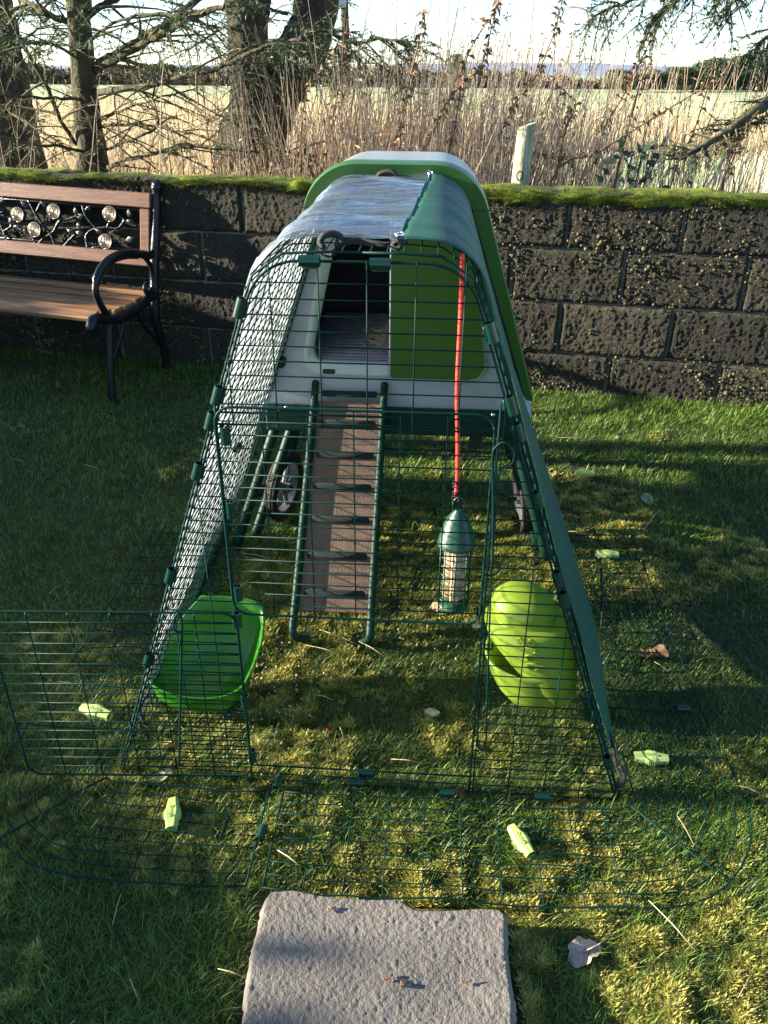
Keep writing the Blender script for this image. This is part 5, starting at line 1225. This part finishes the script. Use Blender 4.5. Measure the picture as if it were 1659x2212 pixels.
# leaning dark weeds
wd_n = [((880, 400), (930, 300), (965, 220), (1010, 170), (1040, 140), (1062, 60), (1078, 0)), ((1040, 400), (1090, 270), (1120, 215), (1165, 150), (1200, 60), (1215, 0)), ((1270, 400), (1300, 290), (1350, 200), (1385, 130), (1420, 50), (1440, -10)),
        ((1190, 395), (1290, 330), (1420, 250), (1560, 165)), ((1210, 330), (1240, 230), (1200, 180)), ((700, 400), (720, 250), (745, 120), (750, 40)), ((960, 400), (985, 260), (1010, 120), (1060, 40)), ((1330, 390), (1370, 230), (1395, 140)), ((1450, 395), (1500, 280), (1540, 150)), ((860, 380), (870, 240), (905, 90), (915, 20)), ((1240, 390), (1200, 340), (1140, 330)), ((650, 390), (655, 240), (680, 140)), ((1560, 400), (1600, 290), (1650, 150))]
for i, pts in enumerate(wd_n):
    dd = 4.4 + (i * .37) % 1.1; P = [Y(x, y, dd) for x, y in pts]; b_ = Vector((P[0].x - .05, dd, -.05)); rnd = random.Random(i)
    mb = MB(); path = smooth_path([b_] + P, 6); mb.tube([p - b_ for p in path], [.008 * (1 - .75 * k / len(path)) for k in range(len(path))], 5)
    root = obj('dead_weed', mb, 'weed', None, at=b_); lf = MB()
    for k in range(int(len(path) * 2.4)):
        p = path[rnd.randrange(len(path) // 3, len(path))] - b_; d = Vector((rnd.uniform(-1, 1), rnd.uniform(-1, 1), rnd.uniform(-1, .4))).normalized(); L_ = rnd.uniform(.02, .055); s = d.orthogonal().normalized() * L_ * .22
        m1_ = p + d * L_ * .5 + Vector((0, 0, L_ * .2)); lf.add([p, m1_ + s, p + d * L_, m1_ - s], [(0, 1, 2), (0, 2, 3)])
    o = obj('dead_leaves', lf, 'weed', root, smooth=False); o['kind'] = 'stuff'
    wl = ['dark weed stem leaning right from behind the coop roof to the sky', 'dark leafy weed stem rising straight through the tallest reeds by the post', 'weed stem with orange brown leaves standing against the far wood', 'long bare stem sloping low across the field to the right edge', 'short hooked dark stem beside the fence post', 'weed stem rising beside the telegraph pole', 'weed stem rising in front of the lone conifer', 'thin weed stem crossing the sky left of the far wood', 'weed stem near the mossy limb at the right', 'weed stem rising in the gap between roof and conifer', 'dead stem leaning left towards the fence post top', 'weed stem just right of the forked trunk', 'weed stem closest to the right edge of the view']
    tag(root, wl[i], 'weed', 'dead weed stems behind the wall')
# log lying behind the wall
mb = MB(); L0_ = Y(425, 352, 4.8); L1_ = Y(640, 372, 4.6); L0_.z = .62; L1_.z = .62
mb2 = Y(530, 352, 4.9)
lgo = Vector((mb2.x, 4.9, -.05)); mb.tube(smooth_path([Vector((-.75, .05, .62)), Vector((-.3, 0, .72)), Vector((.2, 0, .70)), Vector((.7, -.1, .6))], 6), [.05, .07, .08, .08, .075, .07, .06], 10)
mb.tube(smooth_path([Vector((-.5, 0, 0)), Vector((-.45, 0, .4)), Vector((-.35, 0, .7))], 5), .05, 8); mb.tube(smooth_path([Vector((.5, 0, 0)), Vector((.45, 0, .4)), Vector((.4, 0, .66))], 5), .05, 8)
o = obj('fallen_branch', mb, 'bark', None, at=lgo); tag(o, 'mossy fallen branch propped behind the wall beneath the forked tree', 'branch')
# small green bramble by the wall
mb = MB(); bo_ = Y(1375, 395, 4.2); bo_.z = 0; rnd = random.Random(3)
for k in range(60):
    p = Vector((rnd.gauss(0, .09), rnd.gauss(0, .08), .72 + rnd.random() * .28)); d = Vector((rnd.uniform(-1, 1), rnd.uniform(-1, 1), rnd.uniform(-.3, .8))).normalized() * .05; s = d.orthogonal().normalized() * .02; mb.add([p, p + d * .5 + s, p + d, p + d * .5 - s], [(0, 1, 2, 3)])
for k in range(7): mb.tube([(rnd.gauss(0, .04), 0, 0), (rnd.gauss(0, .05), 0, .5), (rnd.gauss(0, .09), 0, .95)], .003, 4)
o = obj('bramble', mb, 'far_leaf', None, smooth=False, at=bo_); tag(o, 'small dark green leafy bramble just above the mossy wall right of the post', 'plant')

# ================================================================== FAR THINGS
def crown_tree(x, y0, y1, dist, wpx, label, nm='distant_tree', seed=0, shape='round', cat='tree', grp=None):
    base = Y(x, y1, dist); top = Y(x, y0, dist); b_ = Vector((base.x, dist, -.06)); H_ = top.z + .06; W_ = wpx / 1722 * dist * .9 / 2
    root = empty(nm, b_, label=label, cat=cat, group=grp); rng = np.random.default_rng(seed + 900)
    mb = MB(); mb.tube([(0, 0, 0), (0, 0, H_ * .5), (0, 0, H_ * .85)], [H_ * .035, H_ * .025, H_ * .01], 7); obj('trunk', mb, 'bark', root)
    nc = 34; n_ = 5200; cz = rng.uniform(.18, .95, nc); wz = (1 - ((cz - .42) / .62) ** 2).clip(.08, 1) if shape == 'round' else (1.05 - cz)
    ca = rng.uniform(0, 6.28, nc); cr_ = rng.random(nc) ** .5 * wz * W_ * .85; C = np.stack([np.cos(ca) * cr_, np.sin(ca) * cr_, cz * H_], 1)
    ii = rng.integers(0, nc, n_); P = C[ii] + rng.normal(0, 1, (n_, 3)) * np.array([W_ * .19, W_ * .19, H_ * .055]); P[:, 2] = P[:, 2].clip(H_ * .02, H_)
    d = rng.normal(0, 1, (n_, 3)); d /= np.linalg.norm(d, axis=1)[:, None]; s = np.cross(d, rng.normal(0, 1, (n_, 3))); s /= np.linalg.norm(s, axis=1)[:, None]; L_ = W_ * .10 * rng.uniform(.6, 1.4, n_)[:, None]
    V = np.stack([P - s * L_ * .4, P + s * L_ * .4, P + d * L_], 1).reshape(-1, 3)
    npmesh('crown', V, np.arange(n_ * 3).reshape(-1, 3), 'far_leaf', np.repeat(np.clip(rng.normal(.35, .25, n_), 0, 1), 3), parent=root)
crown_tree(985, 118, 190, 70, 70, 'dark pointed conifer standing alone beyond the reeds', 'distant_conifer', 1, 'cone')
crown_tree(1120, 150, 186, 110, 58, 'low round dark bush at the far field edge, right of the conifer', 'distant_bush', 2, cat='bush')
for i, (x, y0, w_, lb) in enumerate(((1340, 152, 90, 'leftmost low tree of the right hand far hedge line'), (1400, 150, 80, 'second low tree in the right hand far hedge line'), (1465, 146, 90, 'third tree in the far hedge line, beside the taller group'), (1535, 126, 95, 'tall dark tree starting the wood at the right'), (1595, 118, 100, 'tallest dark tree of the wood at the far right'), (1655, 122, 110, 'dark tree of the far wood cut by the right edge'))):
    crown_tree(x, y0, 190, 85 + i * 3, w_, lb, 'distant_tree', 10 + i, grp='far trees along the field edge')
for i, (x, y0, w_, lb) in enumerate(((60, 138, 120, 'leftmost tree of the low dark treeline on the left horizon'), (255, 143, 120, 'dark tree on the left horizon between the first two near trunks'), (340, 141, 130, 'widest dark tree of the treeline between spruce and forked trunk'), (430, 144, 110, 'dark tree on the horizon just left of the forked trunk'), (740, 100, 70, 'bluish dark tree behind the telegraph pole'))):
    crown_tree(x, y0, 170, 150 if i < 4 else 45, w_, lb, 'distant_tree', 30 + i, grp='trees on the left horizon')
# far hedge as a mass
rng = np.random.default_rng(77); n_ = 26000; x = rng.uniform(-90, 110, n_); cl = fbm(x * .12, x * 0, 3, 78); hh = (.5 + 2.4 * cl ** 1.5); P = np.stack([x, 104 + rng.normal(0, 1.2, n_), rng.random(n_) * hh - .06], 1)
d = rng.normal(0, 1, (n_, 3)); d /= np.linalg.norm(d, axis=1)[:, None]; s = np.cross(d, rng.normal(0, 1, (n_, 3))); s /= np.linalg.norm(s, axis=1)[:, None]; L_ = .5 * rng.uniform(.6, 1.4, n_)[:, None]
V = np.stack([P - s * L_ * .4, P + s * L_ * .4, P + d * L_], 1).reshape(-1, 3); o = npmesh('far_hedge', V, np.arange(n_ * 3).reshape(-1, 3), 'far_scrub', np.repeat(np.clip(rng.normal(.35, .3, n_), 0, 1), 3)); tag(o, 'brown far hedge line across the end of the field', 'hedge', kind='stuff')
# hills
xs_ = np.linspace(-4000, 4000, 160); hz = 25 + 60 * fbm(xs_ * .0012 + 4, xs_ * 0, 4, 88) * np.clip((xs_ + 2200) / 2500, .15, 1)
V = np.concatenate([np.stack([xs_, xs_ * 0 + 4200, xs_ * 0 - 20], 1), np.stack([xs_, xs_ * 0 + 4700, hz], 1), np.stack([xs_, xs_ * 0 + 5600, xs_ * 0 - 20], 1)]); n_ = len(xs_); i = np.arange(n_ - 1)
F = np.concatenate([np.stack([i, i + 1, i + 1 + n_, i + n_], 1), np.stack([i + n_, i + 1 + n_, i + 1 + 2 * n_, i + 2 * n_], 1)]); o = npmesh('hills', V, F, 'hills', smooth=True); tag(o, kind='structure')
# telegraph pole
pb = Y(748, 190, 24); pb.z = -.06; mb = MB(); ptop = Y(744, -140, 24).z; mb.tube([(0, 0, 0), (0, 0, ptop * .5), (-.05, 0, ptop)], [.11, .10, .09], 10)
o = obj('telegraph_pole', mb, 'bark', None, at=pb); tag(o, 'thin dark pole with a small grey box, right of the forked tree', 'pole')
bxp = Y(738, 4, 24); mb = MB(); mb.box((bxp.x - pb.x, -.15, bxp.z + .06), (.24, .22, .26), bev=.02); obj('junction_box', mb, 'birdbox', o, smooth=False)

# ================================================================== UNSEEN SHADE CASTER: hedge added off to the left to shade the lawn
hx0 = -5.1
rng = np.random.default_rng(61); n_ = 30000
yy = rng.uniform(-2.6, 4.5, n_); HB = lambda y_: sum(h_ * np.exp(-np.abs((y_ - c_) / w_) ** 6) for c_, w_, h_ in ((2.62, .12, .75), (3.07, .04, .75), (2.18, .05, .10), (1.45, .38, -.05), (.15, 1.0, .022)))  # hedge top raised and lowered to throw shade bands across the lawn
_am = np.where(yy < 1.2, .25, 1.0)
topz = HB(yy) + 1.165 + _am * .12 * (fbm(yy * 1.6, yy * 0, 3, 62) - .5) * 2 + _am * .16 * (vnoise(yy * 7, yy * 0, 63) - .5)
f_ = rng.random(n_); side = rng.random(n_) < .7
xx = np.where(side, hx0 + rng.choice([-.35, .35], n_) + rng.normal(0, .03, n_), hx0 + rng.uniform(-.35, .35, n_)); zz = np.where(side, rng.random(n_) * topz, topz + rng.normal(0, .03, n_))
P = np.stack([xx, yy, zz], 1); d = rng.normal(0, 1, (n_, 3)); d /= np.linalg.norm(d, axis=1)[:, None]; s = np.cross(d, rng.normal(0, 1, (n_, 3))); s /= np.linalg.norm(s, axis=1)[:, None]; L_ = .06 * rng.uniform(.6, 1.4, n_)[:, None]
hb = Vector((hx0, .5, 0)); V = np.stack([P, P + d * L_ * .5 + s * L_ * .4, P + d * L_, P + d * L_ * .5 - s * L_ * .4], 1).reshape(-1, 3) - np.array(hb); F = np.arange(n_ * 4).reshape(-1, 4)
he = empty('added_shade_hedge', hb, label='unseen low green hedge added to shade the left of the lawn', cat='hedge')
o = npmesh('foliage', V, F, 'hedge', np.repeat(np.clip(rng.normal(.3, .25, n_), 0, 1), 4), parent=he); o['kind'] = 'stuff'
cy = np.linspace(-2.55, 4.45, 170); ct_ = HB(cy) + 1.13 + .14 * (fbm(cy * 1.6, cy * 0, 3, 62) - .5) * 2; mb = MB()
mb.loft([[Vector((-.3, y_ - .5, 0)), Vector((-.3, y_ - .5, t_)), Vector((.3, y_ - .5, t_)), Vector((.3, y_ - .5, 0))] for y_, t_ in zip(cy, ct_)], True, True, True); obj('core', mb, 'hedge', he, smooth=False)
